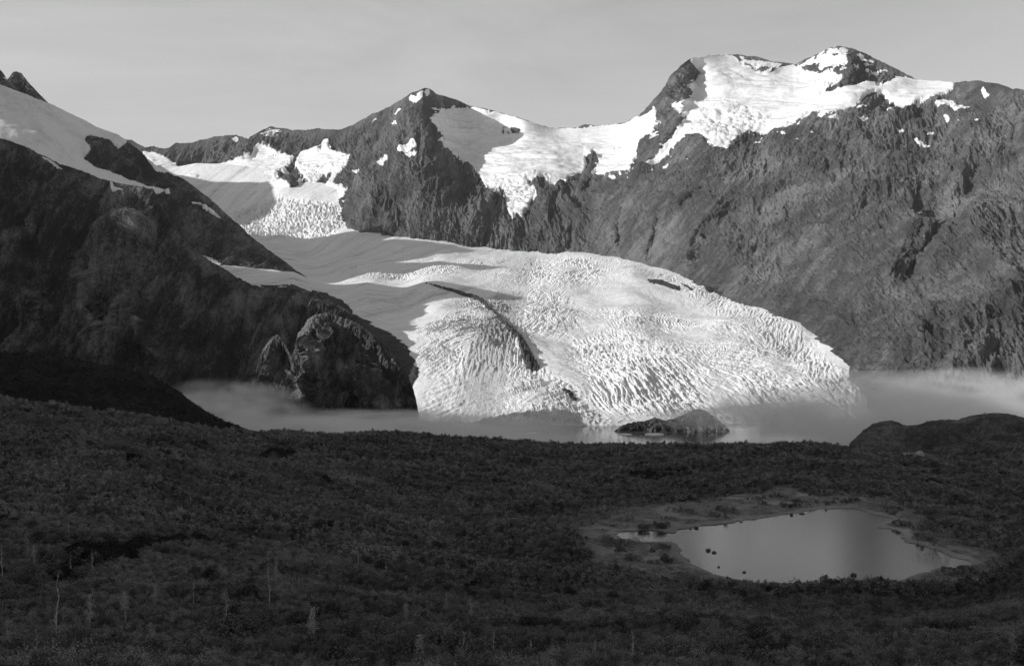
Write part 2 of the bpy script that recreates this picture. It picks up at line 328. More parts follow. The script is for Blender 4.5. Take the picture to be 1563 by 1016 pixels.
PATCH_R = [[(1262,178),(1280,176),(1280,182),(1264,184)],[(1304,190),(1318,184),(1328,186),(1320,192)],[(1190,204),(1212,194),(1216,200),(1196,208)],[(1196,214),(1204,214),(1205,219),(1197,218)],[(1214,224),(1228,222),(1222,227)],[(1364,200),(1376,198),(1382,201),(1376,204)],[(1392,210),(1398,210),(1412,216),(1428,219),(1402,219)],
 [(1426,160),(1440,155),(1454,156),(1462,162),(1482,160),(1474,168),(1458,172),(1450,166),(1432,166)],[(1494,134),(1502,131),(1504,138),(1512,142),(1500,148)],[(1436,177),(1446,176),(1452,182),(1446,185)],[(1480,180),(1496,176),(1488,183)],[(1304,164),(1320,162),(1328,166),(1310,168)],
 [(1010,256),(1022,248),(1020,256),(1012,260)],[(1048,246),(1058,242),(1050,250)],[(994,262),(1000,262),(998,266)],[(962,256),(970,250),(966,258)],[(956,274),(966,270),(962,276)],[(926,270),(944,266),(934,273)]]
FOOT = [[(540,352),(552,346),(560,350),(556,360),(545,358)],[(600,362),(620,360),(638,350),(634,366),(618,368)],[(690,374),(704,364),(712,366),(722,374)],[(752,378),(768,372),(786,378),(780,384)],[(800,384),(804,378),(808,386)],[(868,390),(880,385),(890,390)],[(908,392),(926,385),(932,388),(922,394)],[(942,388),(950,382),(956,378),(954,386)]]

def bg_rough(P, N, PX, PY):
    # the summit icecap and other snow lie smoother than the rock
    allp = sum(BSNOW.values(), []); holes = sum(BHOLES.values(), [])
    s = region(allp, PX, PY, 4); h = region(holes, PX, PY, 3); ws = sstep(-.4, .5, s)*(1-sstep(-.6, .4, h))
    x, y, z = P[..., 0], P[..., 1], P[..., 2]
    # rock: gullies run down the face; on the right slope they lean from upper right to lower left
    lean = sstep(850, 1150, PX)*.75
    u = x-lean*z*1.0; vv = z+.25*x
    wob = np.stack([u, y*.5, vv], -1)
    wb = perlin(wob/330)
    cliff = ridged(np.stack([u/150+.35*wb, y/1600, vv/620], -1), 5)
    mid = ridged(np.stack([u/58+.5*wb, y/700, vv/210], -1)+7, 5)
    und = fbm(P/650+3, 4)
    fine = ridged(np.stack([u/20+wb, y/160, vv/60], -1)+19, 4, gain=.6)
    steep = 1-.7*region([[(1060,440),(1130,390),(1200,340),(1300,310),(1400,330),(1563,380),(1563,450),(1400,490),(1370,600),(1320,600),(1200,480)]], PX, PY, 25).clip(0, 1)  # scree and brush: gentler
    amp = 1-.45*sstep(900, 1200, PX)
    cen_ = sstep(1000, 900, PX)
    low = (und*62+(cliff-.5)*(88-34*cen_)*steep*amp+(mid-.45)*34*(amp-.25*cen_-.2*sstep(1000, 1200, PX)))
    ledge = ridged(np.stack([u/190, y/500, (z-.32*x+25*wb)/44], -1)+83, 4, gain=.6); low = low+(ledge-.5)*20*sstep(950, 1150, PX)
    hi = (fine-.45)*(24-8*sstep(1000, 1200, PX))*(.2+.8*steep)*(.5+.5*amp)*(.55+.9*sstep(-.2, .3, fbm(P/420+60, 3)))+(ridged(P/np.array([13, 40, 20])+50, 3, gain=.6)-.4)*7
    knobs = region([[(1360,540),(1420,480),(1563,430),(1700,430),(1700,620),(1380,610)]], PX, PY, 12).clip(0, 1)
    low = low+knobs*ridged(P/70+31, 4)*35; hi = hi+knobs*fbm(P/14+9, 3)*6
    # snow: swells, some crevasse bands
    cz = region([[(735,268),(760,262),(830,262),(820,330),(780,340)],[(1050,160),(1110,150),(1200,180),(1150,215),(1090,230),(1050,215)],[(450,250),(530,240),(520,310),(470,300)],[(700,180),(790,178),(800,205),(720,205)]], PX, PY, 8).clip(0, 1)
    sl = fbm(np.stack([x/340, y/420, z/80], -1)+5, 4)*42+(ridged(np.stack([x/260, y/500, z/42], -1)+15, 3)-.5)*14+cz*(ridged(np.stack([x/38, y/70, z/24], -1), 3)-.4)*17+fbm(P/60, 3)*5
    return low, hi, ws, sl
BG_RIDGES = [
 ([(655,136),(655,170),(662,200),(680,240),(700,250)], 60, 16, 45),
 ([(655,250),(712,262),(722,300),(712,370)], 50, 20, 60),
 ([(1050,92),(1048,130),(1035,190),(985,250),(955,285)], 26, 14, 75),
 ([(752,290),(735,330),(728,372)], 26, 12, 70),
 ([(905,228),(900,262),(880,300)], 14, 10, 60),
 ([(1290,72),(1300,105),(1290,130)], 30, 22, 90),
 ([(840,285),(830,330),(815,380)], 24, 14, 60),
 ([(465,205),(452,240),(440,270),(455,290)], 22, 14, 90),
 ([(560,300),(590,320),(600,358)], 40, 18, 60),
 ([(1105,300),(1060,350),(1040,410)], 40, 22, 70),
 ([(1420,290),(1380,370),(1350,430)], 40, 14, 60),
 ([(1408,278),(1403,310),(1394,352)], 12, 14, -45), ([(1446,330),(1415,375),(1377,432)], 14, 18, -60), ([(1262,230),(1260,252),(1268,276)], 10, 14, -55), ([(1078,284),(1050,306),(1034,322)], 8, 12, -45), ([(1234,284),(1233,298),(1237,314)], 6, 8, -35), ([(1556,175),(1549,215),(1556,254)], 8, 10, -50),
 ([(1300,215),(1340,235),(1400,240)], 30, 20, 40), ([(1180,250),(1150,300),(1090,350)], 16, 20, -35), ([(1500,240),(1470,300),(1450,360)], 20, 26, -40), ([(1330,300),(1290,350),(1230,400)], 12, 20, -30), ([(960,300),(950,340),(944,380)], 8, 12, -40), ([(1010,320),(1000,360),(985,400)], 8, 14, -40), ([(880,320),(872,350),(870,384)], 8, 12, -40)]
step = 1.08/Q
pxs = np.arange(120, 1760, step)
skyf = curve(SKY)
rimj = lambda x: skyf(x)+1.6*fbm(np.stack([x/14, x*0, x*0], -1), 4)
foot = curve([(120,262),(180,275),(216,262),(262,282),(300,285),(440,304),(500,322),(520,335),(530,362),(560,374),(640,384),(800,404),(930,412),(990,425),(1110,476),(1190,504),(1250,540),(1325,625),(1345,665),(1400,672),(1800,680)])
P, PX, PY, nb = mass(pxs, rimj, foot, 1.0/Q, Db0, bg_rough, ridges=BG_RIDGES, back=((60,30),(250,160),(700,450),(1600,1100)))
fx = facemean(PX); fy = np.maximum(facemean(PY), -50)
sf = lambda pts: curve([(b, a) for a, b in pts])(fy)          # dividing lines run down the crests of ribs
d1 = curve([(-60,541),(189,541),(230,538),(262,520),(290,515),(330,522),(500,522)])(fy)
d2 = curve([(-60,975),(176,977),(200,1005),(240,975),(285,950),(330,920),(400,900),(500,900)])(fy)
far = fx < d1; cen = (~far) & (fx < d2); rgt = fx >= d2
def rock_mass(name, fm, mat, label):
    o = sub_mesh(name, P, fm, mat, attrs=None); return tag(o, label, 'mountain', 'structure')
m_far = rock_mass('mountain', far, ROCK_FAR, 'low distant rock ridge behind the upper snow basin, left of the central peak')
m_cen = rock_mass('mountain', cen, ROCK_MID, 'central pointed dark peak with a snowfield on its right shoulder and cliffs above the glacier')
m_rgt = rock_mass('mountain', rgt, ROCK, 'largest mountain on the right, two snowy summits above a long grey brushy slope')
def holes_cut(key):
    a = np.zeros((RH, RW), bool)
    for p in BSNOW[key]: a |= raster(p)
    for p in BHOLES.get(key, []): a &= ~raster(p)
    return blur(a, 1)
NB = normals(P)
def snow_key(key, name, parent, h, jag, side, label=None):
    s = sample(holes_cut(key), PX, PY)*2-1+jag*(fbm(P*.018, 5)+.7*fbm(P*np.array([.07, .012, .03]), 4))
    hh = np.clip(s*1.6+.1, -.7, 1)*h
    fm = (facemean(s) > 0) & side
    o = sub_mesh(name, P+NB*hh[..., None], fm, SNOW, parent, True)
    if label: o['label'] = label
    return o
allf = np.ones_like(far)
def streaks(key, parent, thr):
    """thin snow caught in cracks around the edge of a snowfield"""
    a = np.zeros((RH, RW), bool)
    for p in BSNOW[key]: a |= raster(p)
    for p in BHOLES.get(key, []): a &= ~raster(p)
    m_ = sample(blur(a, 5), PX, PY); near = (m_ > .02)
    s = np.full(PX.shape, -9.); q = P[near]; lean = .75*sstep(950, 1150, PX[near])
    s[near] = m_[near]*1.1+1.3*fbm(np.stack([(q[:, 0]-lean*q[:, 2])/16, q[:, 1]/200, q[:, 2]/60], -1), 4)
    fm = facemean(s) > thr
    if fm.any(): sub_mesh('snow_streaks', P+NB*1.2, fm, SNOW, parent, True)['label'] = 'thin broken snow caught in the rock round the snowfield'
streaks('hanging', m_far, .62); streaks('summit', m_cen, .62); streaks('massif', m_rgt, .60); streaks('basin', m_far, .7)
snow_key('basin', 'snowfield', m_far, 5, .55, allf, 'bright snow basin sloping down to the upper glacier')
snow_key('hanging', 'snowfield', m_far, 6, .75, allf, 'broken hanging snowfield beside a dark rib')
snow_key('summit', 'snowfield', m_cen, 7, .6, allf, 'snowfield spilling into a small icefall between cliffs')
snow_key('massif', 'snowfield', m_rgt, 7, .6, allf, 'wide summit snowfield with a ragged lower edge')
for polys, par in ((PATCH_FAR, m_far), (PATCH_C, m_cen), (PATCH_R, m_rgt)):
    for p in polys: snow_on(P, PX, PY, [p], 'snow_patch', par, h=1.5, jag=.7, js=.06)
# snow powdering the two summit rocks
for par, poly, thr in ((m_rgt, [[(1205,104),(1233,89),(1256,76),(1280,66),(1296,72),(1298,112),(1262,112)],[(1120,84),(1200,97),(1180,112),(1140,106)]], .62), (m_rgt, [[(1296,72),(1345,92),(1370,112),(1340,124),(1296,112)]], 1.2), (m_rgt, [[(1130,200),(1300,170),(1480,150),(1563,150),(1540,215),(1300,225),(1150,235)]], 1.6), (m_cen, [[(610,155),(648,132),(662,138),(640,160)]], .85), (m_far, [[(385,212),(412,192),(440,198),(420,220)]], .9)):
    s = region(poly, PX, PY, 3)+1.5*fbm(P*.022, 4); fm = facemean(s) > thr
    if fm.any(): sub_mesh('snow_dusting', P+NB*1.5, fm, SNOW, par, True)

# ================================================================== GLACIER
gx = np.arange(236, 1352, 1.15/Q)
gt = curve([(236,262),(262,256),(300,249),(350,251),(400,257),(440,264),(480,276),(520,286),(534,312),(545,338),(600,348),(640,351),(800,370),(930,376),(1000,392),(1060,418),(1110,442),(1190,466),(1250,498),(1290,532),(1325,576),(1352,600)])
gb = curve([(236,430),(290,420),(330,440),(380,470),(440,500),(520,530),(570,572),(600,620),(622,650),(650,645),(690,648),(750,652),(830,655),(870,657),(940,658),(1000,655),(1100,658),(1352,658)])
T = gt(gx); B = gb(gx); n = int(300*Q); t = np.linspace(0, 1, n)[:, None]
GX = np.broadcast_to(gx[None], (n, len(gx))).copy(); GY = T+(B-T)*t
GD = Dg(GX, GY)
GP = W(GX, GY, GD)
front = np.clip((GY-(B[None]-14))/14, 0, 1)
GN = normals(GP)
x, y = GP[..., 0], GP[..., 1]
# crevasse strength
lob1 = region([[(636,500),(700,470),(720,450),(760,452),(800,500),(830,575),(900,600),(930,640),(860,660),(640,660),(650,570)]], GX, GY, 7).clip(-1, 1)*.5+.5
lob2 = region([[(870,480),(930,470),(1100,485),(1230,530),(1320,600),(1320,660),(860,660),(900,610),(870,560)]], GX, GY, 8)*.5+.5
mid = region([[(700,400),(850,388),(960,400),(960,430),(900,436),(760,430)],[(470,418),(700,400),(760,405),(640,428)],[(720,446),(860,442),(900,470),(860,520),(800,500)]], GX, GY, 5)*.5+.5
fall = region([[(340,330),(420,305),(510,312),(525,340),(500,362),(380,366)]], GX, GY, 4)*.5+.5
edg = region([[(960,400),(1060,430),(1190,482),(1325,600),(1260,600),(1150,500),(1000,430)]], GX, GY, 6)*.5+.5
# flow-aligned coordinates: rings round the lobe's foot
def rings(cx, cy):
    dx, dy_ = x-cx, y-cy; r = np.hypot(dx, dy_); a = np.arctan2(dx, dy_); return r, a
r1, a1 = rings(-90, 2150); r2, a2 = rings(250, 2200)
wv = fbm(np.stack([x/160, y/160, x*0], -1), 3)
wv2 = fbm(np.stack([x/60, y/90, x*0+5], -1), 3)
def serac(u, v, lu, lv, k):
    return ridged(np.stack([u/lu+wv*1.3, v/lv+wv2*.6, u*0+k], -1), 3, gain=.55)
c1a = serac(x-.5*y, y, 11, 170, 3); c1b = serac(x-.05*y, y, 10, 120, 5); c1c = serac(y-.6*x, x, 22, 170, 7)
wl = sstep(-160, -60, x+.2*(2700-y)); wb_ = sstep(2620, 2450, y)
c1_ = (c1a*(1-wl)+c1b*wl)*(1-wb_)+c1c*wb_
c2_ = serac(a2*420, r2, 130, 15, 9)                  # right lobe: arcs round its foot
c3_ = serac(x+.28*y+30*fbm(np.stack([x/90, y/200, x*0+3], -1), 2), y, 11, 95, 21)
cf = serac(x, y, 18, 60, 40)
cm = serac(x-.3*y, y, 10, 90, 55)
chop = ridged(np.stack([x/16, y/40, GP[..., 2]/20], -1)+90, 4, gain=.6)
c1_ = c1_*(.7+.5*chop); c2_ = c2_*(.75+.45*chop); c3_ = c3_*(.65+.6*chop); cf = cf*(.4+1.*chop)
blk = ridged(np.stack([x/19, y/45, GP[..., 2]/30], -1)+70, 4, gain=.6)
big_ = fbm(np.stack([x/150, y/240, x*0+77], -1), 3)
var = np.clip(.75+2.2*big_, .05, 1.6)                # rougher and calmer stretches of ice
mix2 = sstep(-.15, .2, fbm(np.stack([x/260, y/260, x*0+9], -1), 2)+.25*sstep(2500, 2750, y)-.1)
wR = sstep(-40, 60, x-(-60+.05*(y-2700)))
flow_u = (x-.4*y)*(1-wR)+a2*420*wR; flow_v = y*(1-wR)+r2*wR
core = region([[(880,520),(930,500),(1010,520),(1060,570),(1080,610),(960,640),(890,600)]], GX, GY, 12)*.5+.5
disp = lob1*((c1_-.5)*10+(blk-.5)*3)*np.clip(var, .5, 1.2)+lob2*(((c2_*mix2+c3_*(1-mix2))-.5)*(5+7*core)+(blk-.5)*2.5)*np.maximum(var, core)+fall*((cf-.45)*20+(blk-.5)*12)+mid*((cm-.5)*6+(blk-.5)*3)*var+edg*(cm-.5)*5
und = fbm(np.stack([x/330, y/420, x*0], -1)+2, 3)
disp = disp+und*26*sstep(0, 30, GY-T[None])-region([[(990,545),(1080,560),(1150,600),(1140,640),(1040,640),(980,600)]], GX, GY, 14).clip(0, 1)*10+fbm(np.stack([x/25, y/25, x*0], -1), 3)*1.6
upN = GN*.45+np.array([0, 0, .75])
GP = GP+upN*disp[..., None]
# calving front: drop the last rows to the water as a broken cliff
fr = fbm(np.stack([x/26, y*0, x*0+4], -1), 3)*16
GP[..., 1] += front*(12-fr); GP[..., 2] = GP[..., 2]*(1-front**2)+front**2*(-2)
GP[..., 2] = np.maximum(GP[..., 2], -2)
glacier = tag(sub_mesh('glacier', GP, np.ones((GP.shape[0]-1, GP.shape[1]-1), bool), ICE, smooth=False, attrs={'flow_u': flow_u, 'flow_v': flow_v, 'rough': np.clip(lob1*np.clip(var, .5, 1.2)+lob2*np.maximum(var, core)*.8+fall+.5*mid+.3*edg, 0, 1.3)}),
 'wide crevassed glacier flowing from the upper basin down to the lake', 'glacier', 'thing')
GN = normals(GP)
def debris(name, polys, h, jag, js, thr, label, r=2, st=(1, 1)):
    s = region(polys, GX, GY, r)+jag*fbm(np.stack([x*js*st[0], y*js*st[1], GP[..., 2]*js], -1), 5)
    fm = facemean(s-thr) > 0
    if not fm.any(): return
    hh = np.clip((s-thr)*2, .05, 1)*h
    o = sub_mesh(name, GP+np.array([0, 0, 1.])*hh[..., None]+GN*.6, fm, DEBRIS, glacier); o['label'] = label; return o
MOR = [[(634,432),(650,434),(690,440),(722,448),(736,458),(745,466),(762,484),(774,496),(786,506),(796,520),(804,534),(812,546),(818,556),(823,568),(810,566),(803,560),(796,540),(790,520),(780,508),(768,494),(752,478),(738,466),(722,456),(690,444),(650,437)]]
debris('medial_moraine', MOR, 8, .22, .05, np.where(GX < 760, .25, np.where(GX < 790, -.2, -.65)), 'dark debris stripe curving down the middle of the ice', 1)
debris('ice_debris', [[(850,595),(862,597),(876,604),(886,615),(878,614),(862,604)]], 2, .9, .06, .15, 'small dark debris patch near the ice front', 2)
for pl, lb in (([(984,429),(1010,431),(1042,446),(1038,450),(1008,440),(988,434)], 'dark debris streak near the bend of the right margin'), ([(1022,431),(1050,441),(1064,449),(1056,450),(1040,441)], 'outermost debris streak near the bend of the right margin')):
    debris('ice_debris', [pl], .6, 1.2, .05, .35, lb, 1)
debris('lateral_moraine', [[(1060,440),(1110,455),(1190,478),(1250,512),(1290,548),(1330,600),(1352,640),(1352,560),(1250,480),(1100,430)]], 4, 1.1, .03, -.1, 'dark ragged debris margin under the right slope', 4, (1.6, .5))
debris('lateral_moraine', [[(380,440),(440,436),(500,450),(560,486),(610,520),(640,560),(600,620),(500,560),(400,480)]], 4, 1.3, .02, -.15, 'dark ragged debris where the ice thins over the left rock', 5, (.6, 1.6))

# ================================================================== LEFT SIDE
def left_rough(scale, lean=0.0, polys=None, amp=1.0, smooth_amp=14):
    def f(P, N, PX, PY):
        ws = sstep(-.4, .6, region(polys, PX, PY, 4)) if polys else np.zeros(PX.shape)
        x, y, z = P[..., 0]+lean*P[..., 2], P[..., 1], P[..., 2]
        wb = perlin(P/(300*scale))
        a = ridged(np.stack([x/(150*scale)+.1*wb, y/(1600*scale), z/(700*scale)], -1)+41, 5)
        b = ridged(np.stack([x/(46*scale)+.15*wb, y/(700*scale), z/(150*scale)], -1)+23, 5, gain=.6)
        c = ridged(np.stack([x/(15*scale), y/(90*scale), z/(30*scale)], -1)+3, 4)
        return (fbm(P/(420*scale), 3)*60*scale+(a-.5)*70*scale+(b-.45)*30*scale)*amp, ((c-.4)*13*scale+(ridged(P/9, 3)-.4)*4)*amp, ws, fbm(P/160+8, 4)*smooth_amp
    return f
# rocky horn beyond the snow
HT = curve([(-260,40),(-60,60),(-8,98),(0,106),(5,112),(9,119),(12,121),(15,117),(20,111),(25,109),(33,112),(45,128),(60,144),(78,161),(110,190),(150,225)])
hp = np.arange(-200, 150, 1.0/Q)
HPm, HX, HYg, _ = mass(hp, lambda q: HT(q)+1.2*fbm(np.stack([q/9, q*0, q*0+3], -1), 3), lambda q: HT(q)+80, 1.2/Q, lambda a, b: 4700-(b-110)*2.0+a*1.0, left_rough(.55), toplow=14)
horn = tag(sub_mesh('mountain', HPm, np.ones((HPm.shape[0]-1, HPm.shape[1]-1), bool), ROCK_KNOB), 'small jagged rock summit poking above the shaded snow at the upper left', 'mountain', 'structure')
snow_on(HPm, HX, HYg, [[(-200,120),(-30,112),(4,118),(9,119),(13,122),(10,130),(0,150),(-200,160)]], 'snow_patch', horn, h=2, jag=.3)

A_TOP = [(-760,-60),(-500,-20),(-200,30),(-60,46),(-22,108),(0,130),(20,134),(78,160),(100,172),(130,186),(145,195),(178,207),(190,213),(201,220),(216,232),(228,246),(240,256),(262,266),(280,274),(300,288),(320,303),(340,322),(360,340),(385,362),(410,382),(430,396),(452,413),(470,424)]  # crest left of the view is raised to shade the snow slope
A_C = [(-760,-60,4000),(-300,30,3860),(-60,46,3860),(0,130,3950),(78,160,4000),(130,186,4080),(190,213,4150),(262,266,4200),(340,322,4250),(410,382,4180),(452,413,4050),
 (-760,215,3650),(-300,215,3650),(0,215,3700),(60,238,3740),(124,262,3820),(190,282,3900),(264,302,3980),(130,215,3990),(200,250,4010),(300,345,3980),(370,390,3930),(300,400,3780),(400,420,3820),(200,400,3620),(0,400,3450),(-760,400,3350),(470,450,3800),(470,424,3990)]
A_SN = [[(-760,-60),(-200,75),(-60,112),(0,130),(78,160),(130,185),(178,206),(196,216),(182,226),(167,215),(140,207),(130,209),(129,219),(136,236),(127,245),(160,262),(201,277),(234,290),(266,303),(232,300),(200,292),(150,290),(100,270),(0,235),(-760,260)],[(284,308),(300,312),(322,322),(341,337),(320,328),(300,318)],[(222,231),(232,246),(246,258),(262,266),(240,262),(226,246)]]
ap = np.arange(-740, 470, 1.3/Q)
AP, AX, AY, _ = mass(ap, lambda q: curve(A_TOP)(q)+1.3*fbm(np.stack([q/10, q*0, q*0+9], -1), 3)*sstep(170, 200, q), lambda q: np.maximum(curve([(-760,330),(0,330),(120,350),(200,380),(294,410),(380,440),(470,455)])(q), curve(A_TOP)(q)+10), 1.5/Q, rbf(A_C, 1e-4), left_rough(.8, -.3, A_SN, .8, 18), toplow=40)
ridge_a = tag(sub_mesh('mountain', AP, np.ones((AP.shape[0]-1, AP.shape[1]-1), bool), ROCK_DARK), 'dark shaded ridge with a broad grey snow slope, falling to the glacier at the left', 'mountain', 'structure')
for k, p in enumerate(A_SN):
    o = snow_on(AP, AX, AY, [p], 'snowfield' if k == 0 else 'snow_patch', ridge_a, h=5, jag=.45 if k == 0 else .6, r=1, js=.03)

B_TOP = [(-760,120),(-400,165),(-120,196),(0,213),(20,219),(43,227),(64,238),(100,254),(124,263),(147,273),(187,282),(234,290),(250,318),(270,350),(294,381),(320,398),(351,418),(385,438),(430,441),(480,448),(520,470),(545,488),(560,505),(572,545),(585,600)]
B_C = [(-760,120,3100),(-400,165,3100),(0,213,3120),(64,238,3100),(124,263,3080),(187,282,3080),(234,290,3100),(270,350,3060),(294,381,3020),(351,418,3020),(430,441,3000),(520,470,2900),(600,528,2700),(640,615,2480),(650,650,2350),
 (0,400,2750),(-400,400,2700),(-760,400,2700),(150,400,2780),(0,540,2400),(-400,540,2300),(-760,600,2200),(150,540,2440),(250,480,2720),(250,570,2420),(300,620,2330),(350,500,2720),(430,520,2700),(430,600,2420),(520,560,2620),(560,640,2330),(300,690,2200),(500,690,2200),(650,690,2200),(0,690,2150)]
bp = np.arange(-740, 576, 1.2/Q)
B_RID = [([(190,345),(178,400),(186,470),(215,520),(250,560)], 34, 26, 120), ([(10,360),(30,430),(70,500)], 34, 30, 90), ([(110,400),(130,470),(150,530)], 30, 20, 80)]
BP, BX, BY, _ = mass(bp, lambda q: curve(B_TOP)(q)+1.5*fbm(np.stack([q/12, q*0, q*0+2], -1), 4), lambda q: np.full_like(q, 688.), 1.4/Q, rbf(B_C, 1e-4), left_rough(.9), ridges=B_RID, toplow=40, back=((80,40),(300,220),(700,560)))
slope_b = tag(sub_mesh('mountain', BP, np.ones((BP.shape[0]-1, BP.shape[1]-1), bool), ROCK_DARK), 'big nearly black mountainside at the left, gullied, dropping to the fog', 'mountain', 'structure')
for p in ([(58,238),(74,244),(92,256),(106,266),(88,258),(68,246)], [(167,277),(172,280),(174,288),(190,293),(186,297),(170,295)], [(250,300),(262,304),(256,308)]):
    snow_on(BP, BX, BY, [p], 'snow_patch', slope_b, h=3, jag=.3)

# ice-worn rock buttress between the mountainside and the glacier snout
C_TOP = [(384,600),(392,560),(402,532),(415,514),(424,510),(434,524),(444,542),(452,530),(457,515),(460,503),(470,488),(482,481),(500,477),(512,482),(530,486),(548,494),(575,516),(600,542),(618,566),(630,590),(636,612),(640,640),(646,668)]
C_C = [(a, b, d*.966) for a, b, d in [(384,600,2210),(402,532,2250),(424,510,2260),(446,540,2240),(460,503,2240),(500,477,2260),(548,494,2250),(600,542,2210),(630,590,2170),(640,640,2130),(646,668,2100),
 (420,600,2170),(440,640,2130),(480,560,2180),(520,560,2170),(560,560,2180),(500,620,2120),(560,620,2120),(600,620,2130),(400,680,2080),(520,680,2060),(640,690,2070)]]
C_RID = [([(482,482),(462,510),(470,540),(478,570),(455,620)], 14, 30, 110), ([(545,555),(530,575),(560,600),(600,640)], 34, 40, 90), ([(505,478),(490,520),(484,565),(500,590)], 12, 14, 60), ([(470,620),(500,600),(540,620)], 20, 30, 50), ([(600,620),(625,618)], 16, 18, 40)]
cp = np.arange(386, 647, .8/Q)
def c_rough(P, N, PX, PY):
    return (ridged(P/np.array([60, 90, 110])+2, 6, gain=.55)-.5)*42+fbm(P/170, 3)*24, (ridged(P/np.array([8, 14, 18])+3, 3)-.4)*7, np.zeros(PX.shape), 0*PX
CP, CXg, CYg, _ = mass(cp, lambda q: curve(C_TOP)(q)+1.5*fbm(np.stack([q/9, q*0, q*0+5], -1), 4), lambda q: np.full_like(q, 690.), 1.0/Q, rbf(C_C, 1e-4), c_rough, ridges=C_RID, toplow=20, back=((40,50),(120,170)))
tag(sub_mesh('rock_buttress', CP, np.ones((CP.shape[0]-1, CP.shape[1]-1), bool), ROCK_KNOB), 'rounded ice-worn rock buttress beside the glacier snout, pale ribs on its left side', 'rock buttress', 'thing')

# rocks at the glacier's foot
def foot_rock(pts, D, label):
    top = curve(pts); q = np.arange(pts[0][0], pts[-1][0], .7/Q)
    Pm, _, _, _ = mass(q, lambda a: top(a)+1.5*fbm(np.stack([a/6, a*0, a*0+D], -1), 3), lambda a: np.full_like(a, 664.), .8/Q, lambda a, b: D-(b-620)*1.6+0*a,
        lambda P, N, PX, PY: ((ridged(P/24, 5)-.6)*20, (ridged(P/7, 3)-.4)*5, 0*PX, 0*PX), toplow=8, back=((15,10),(50,40)))
    tag(sub_mesh('rock_outcrop', Pm, np.ones((Pm.shape[0]-1, Pm.shape[1]-1), bool), ROCK_KNOB), label, 'rock outcrop', 'thing', 'rock outcrops at the ice front')
foot_rock([(938,657),(950,649),(962,645),(985,642),(1000,637),(1015,641),(1030,638),(1044,632),(1056,626),(1066,624),(1078,627),(1090,636),(1102,645),(1114,657)], 2215, 'dark low broken rock outcrop under the ice cliff, humped at its right end')
foot_rock([(632,660),(638,645),(650,640),(662,648),(672,641),(690,646),(700,660)], 2240, 'low dark rock at the left corner of the ice front')

# ================================================================== LAKE
def flat_poly(name, pts3, mat):
    me = bpy.data.meshes.new(name); me.from_pydata([tuple(p) for p in pts3], [], [list(range(len(pts3)))]); o = bpy.data.objects.new(name, me)
    COL.objects.link(o); me.materials.append(mat); return o
def water_mat(name, base, rough, bs, bd, strength):
    m, nt, b, out = newmat(name)
    b.inputs['Base Color'].default_value = (base, base, base, 1); b.inputs['Roughness'].default_value = rough; b.inputs['IOR'].default_value = 1.33
    n = nz(nt, mapped(nt), bs, 4, .6); bump(nt, n, bd, b, strength); return m
LAKEM = water_mat('lake_water', .10, .12, .25, .05, .5)
flat = [(-2500, 1150), (2600, 1150), (2600, 3300), (-2500, 3300)]
tag(flat_poly('lake', [(a, b, 0) for a, b in flat], LAKEM), 'misty grey lake in front of the glacier', 'lake', 'structure')
tag(flat_poly('ground', [(-60000, -60000, -40), (60000, -60000, -40), (60000, 60000, -40), (-60000, 60000, -40)], HILL), 'dark land reaching to the horizon beneath the mountains', 'ground', 'structure')

# ================================================================== FOREGROUND MOOR
FG = []   # (px, 400*log-depth coordinate, z)
def lg(D): return 430*np.log(np.maximum(D, 20)/100.)
def fgp(px, py, D): FG.append((px, lg(D), H-D*(py-HY)/F))
for px, py, D in [(780,1016,98),(780,973,150),(780,933,220),(780,890,285),(780,800,390),(780,745,520),(780,705,720),(782,676,900),
 (0,1016,96),(0,930,150),(0,800,260),(0,700,400),(0,640,530),(0,612,640),(200,1016,96),(200,860,210),(200,740,350),(210,642,640),(300,663,720),
 (400,1016,97),(400,860,235),(400,760,400),(401,672,820),(560,1016,98),(560,800,360),(560,720,560),(560,672,880),(660,673,900),
 (1000,1016,100),(1000,940,190),(900,687,900),(960,690,900),(1100,1016,102),(1100,930,215),(1300,1016,104),(1300,940,210),(1300,905,270),(1563,1016,106),(1563,930,190),(1563,860,280),
 (1380,707,850),(1320,701,880),(1563,780,420),(1563,730,560),(1450,705,700),(1563,690,800),(1292,691,900),(1100,690,900),(1200,691,900),(1450,740,520),(1100,735,540),(1000,735,540),(900,750,500),
 (-250,1016,92),(-250,700,380),(-250,600,620),(1800,1016,106),(1800,840,300),(1800,700,700),(1750,680,850)]:
    fgp(px, py, D)
POND_Z = 150.0
for px, py in [(940,815),(1061,803),(1206,783),(1296,775),(1366,793),(1446,845),(1501,858),(1421,872),(1300,892),(1181,888),(1106,881),(1046,850),(1150,830),(1250,830),(1000,840),(1000,880),(1350,840),(1400,900),(1500,890),(1040,775),(940,790),(1180,760),(1330,760),(900,850)]:
    FG.append((px, lg((H-POND_Z)*F/(py-HY)), POND_Z+.25))
for px in (-250, 100, 500, 800, 1100, 1400, 1800):          # beyond the crest the moor falls to the lake; behind the viewer it rises
    FG.append((px, lg(1180), 45)); FG.append((px, lg(1420), -12)); FG.append((px, lg(60), 195.5)); FG.append((px, lg(30), 204)); FG.append((px, lg(14), 208.5))
zf = rbf(FG, 2e-3)
def on_plane(pts, z=POND_Z):
    return [(float((H-z)*F/(py-HY)*(px-CX)/F), float((H-z)*F/(py-HY))) for px, py in pts]
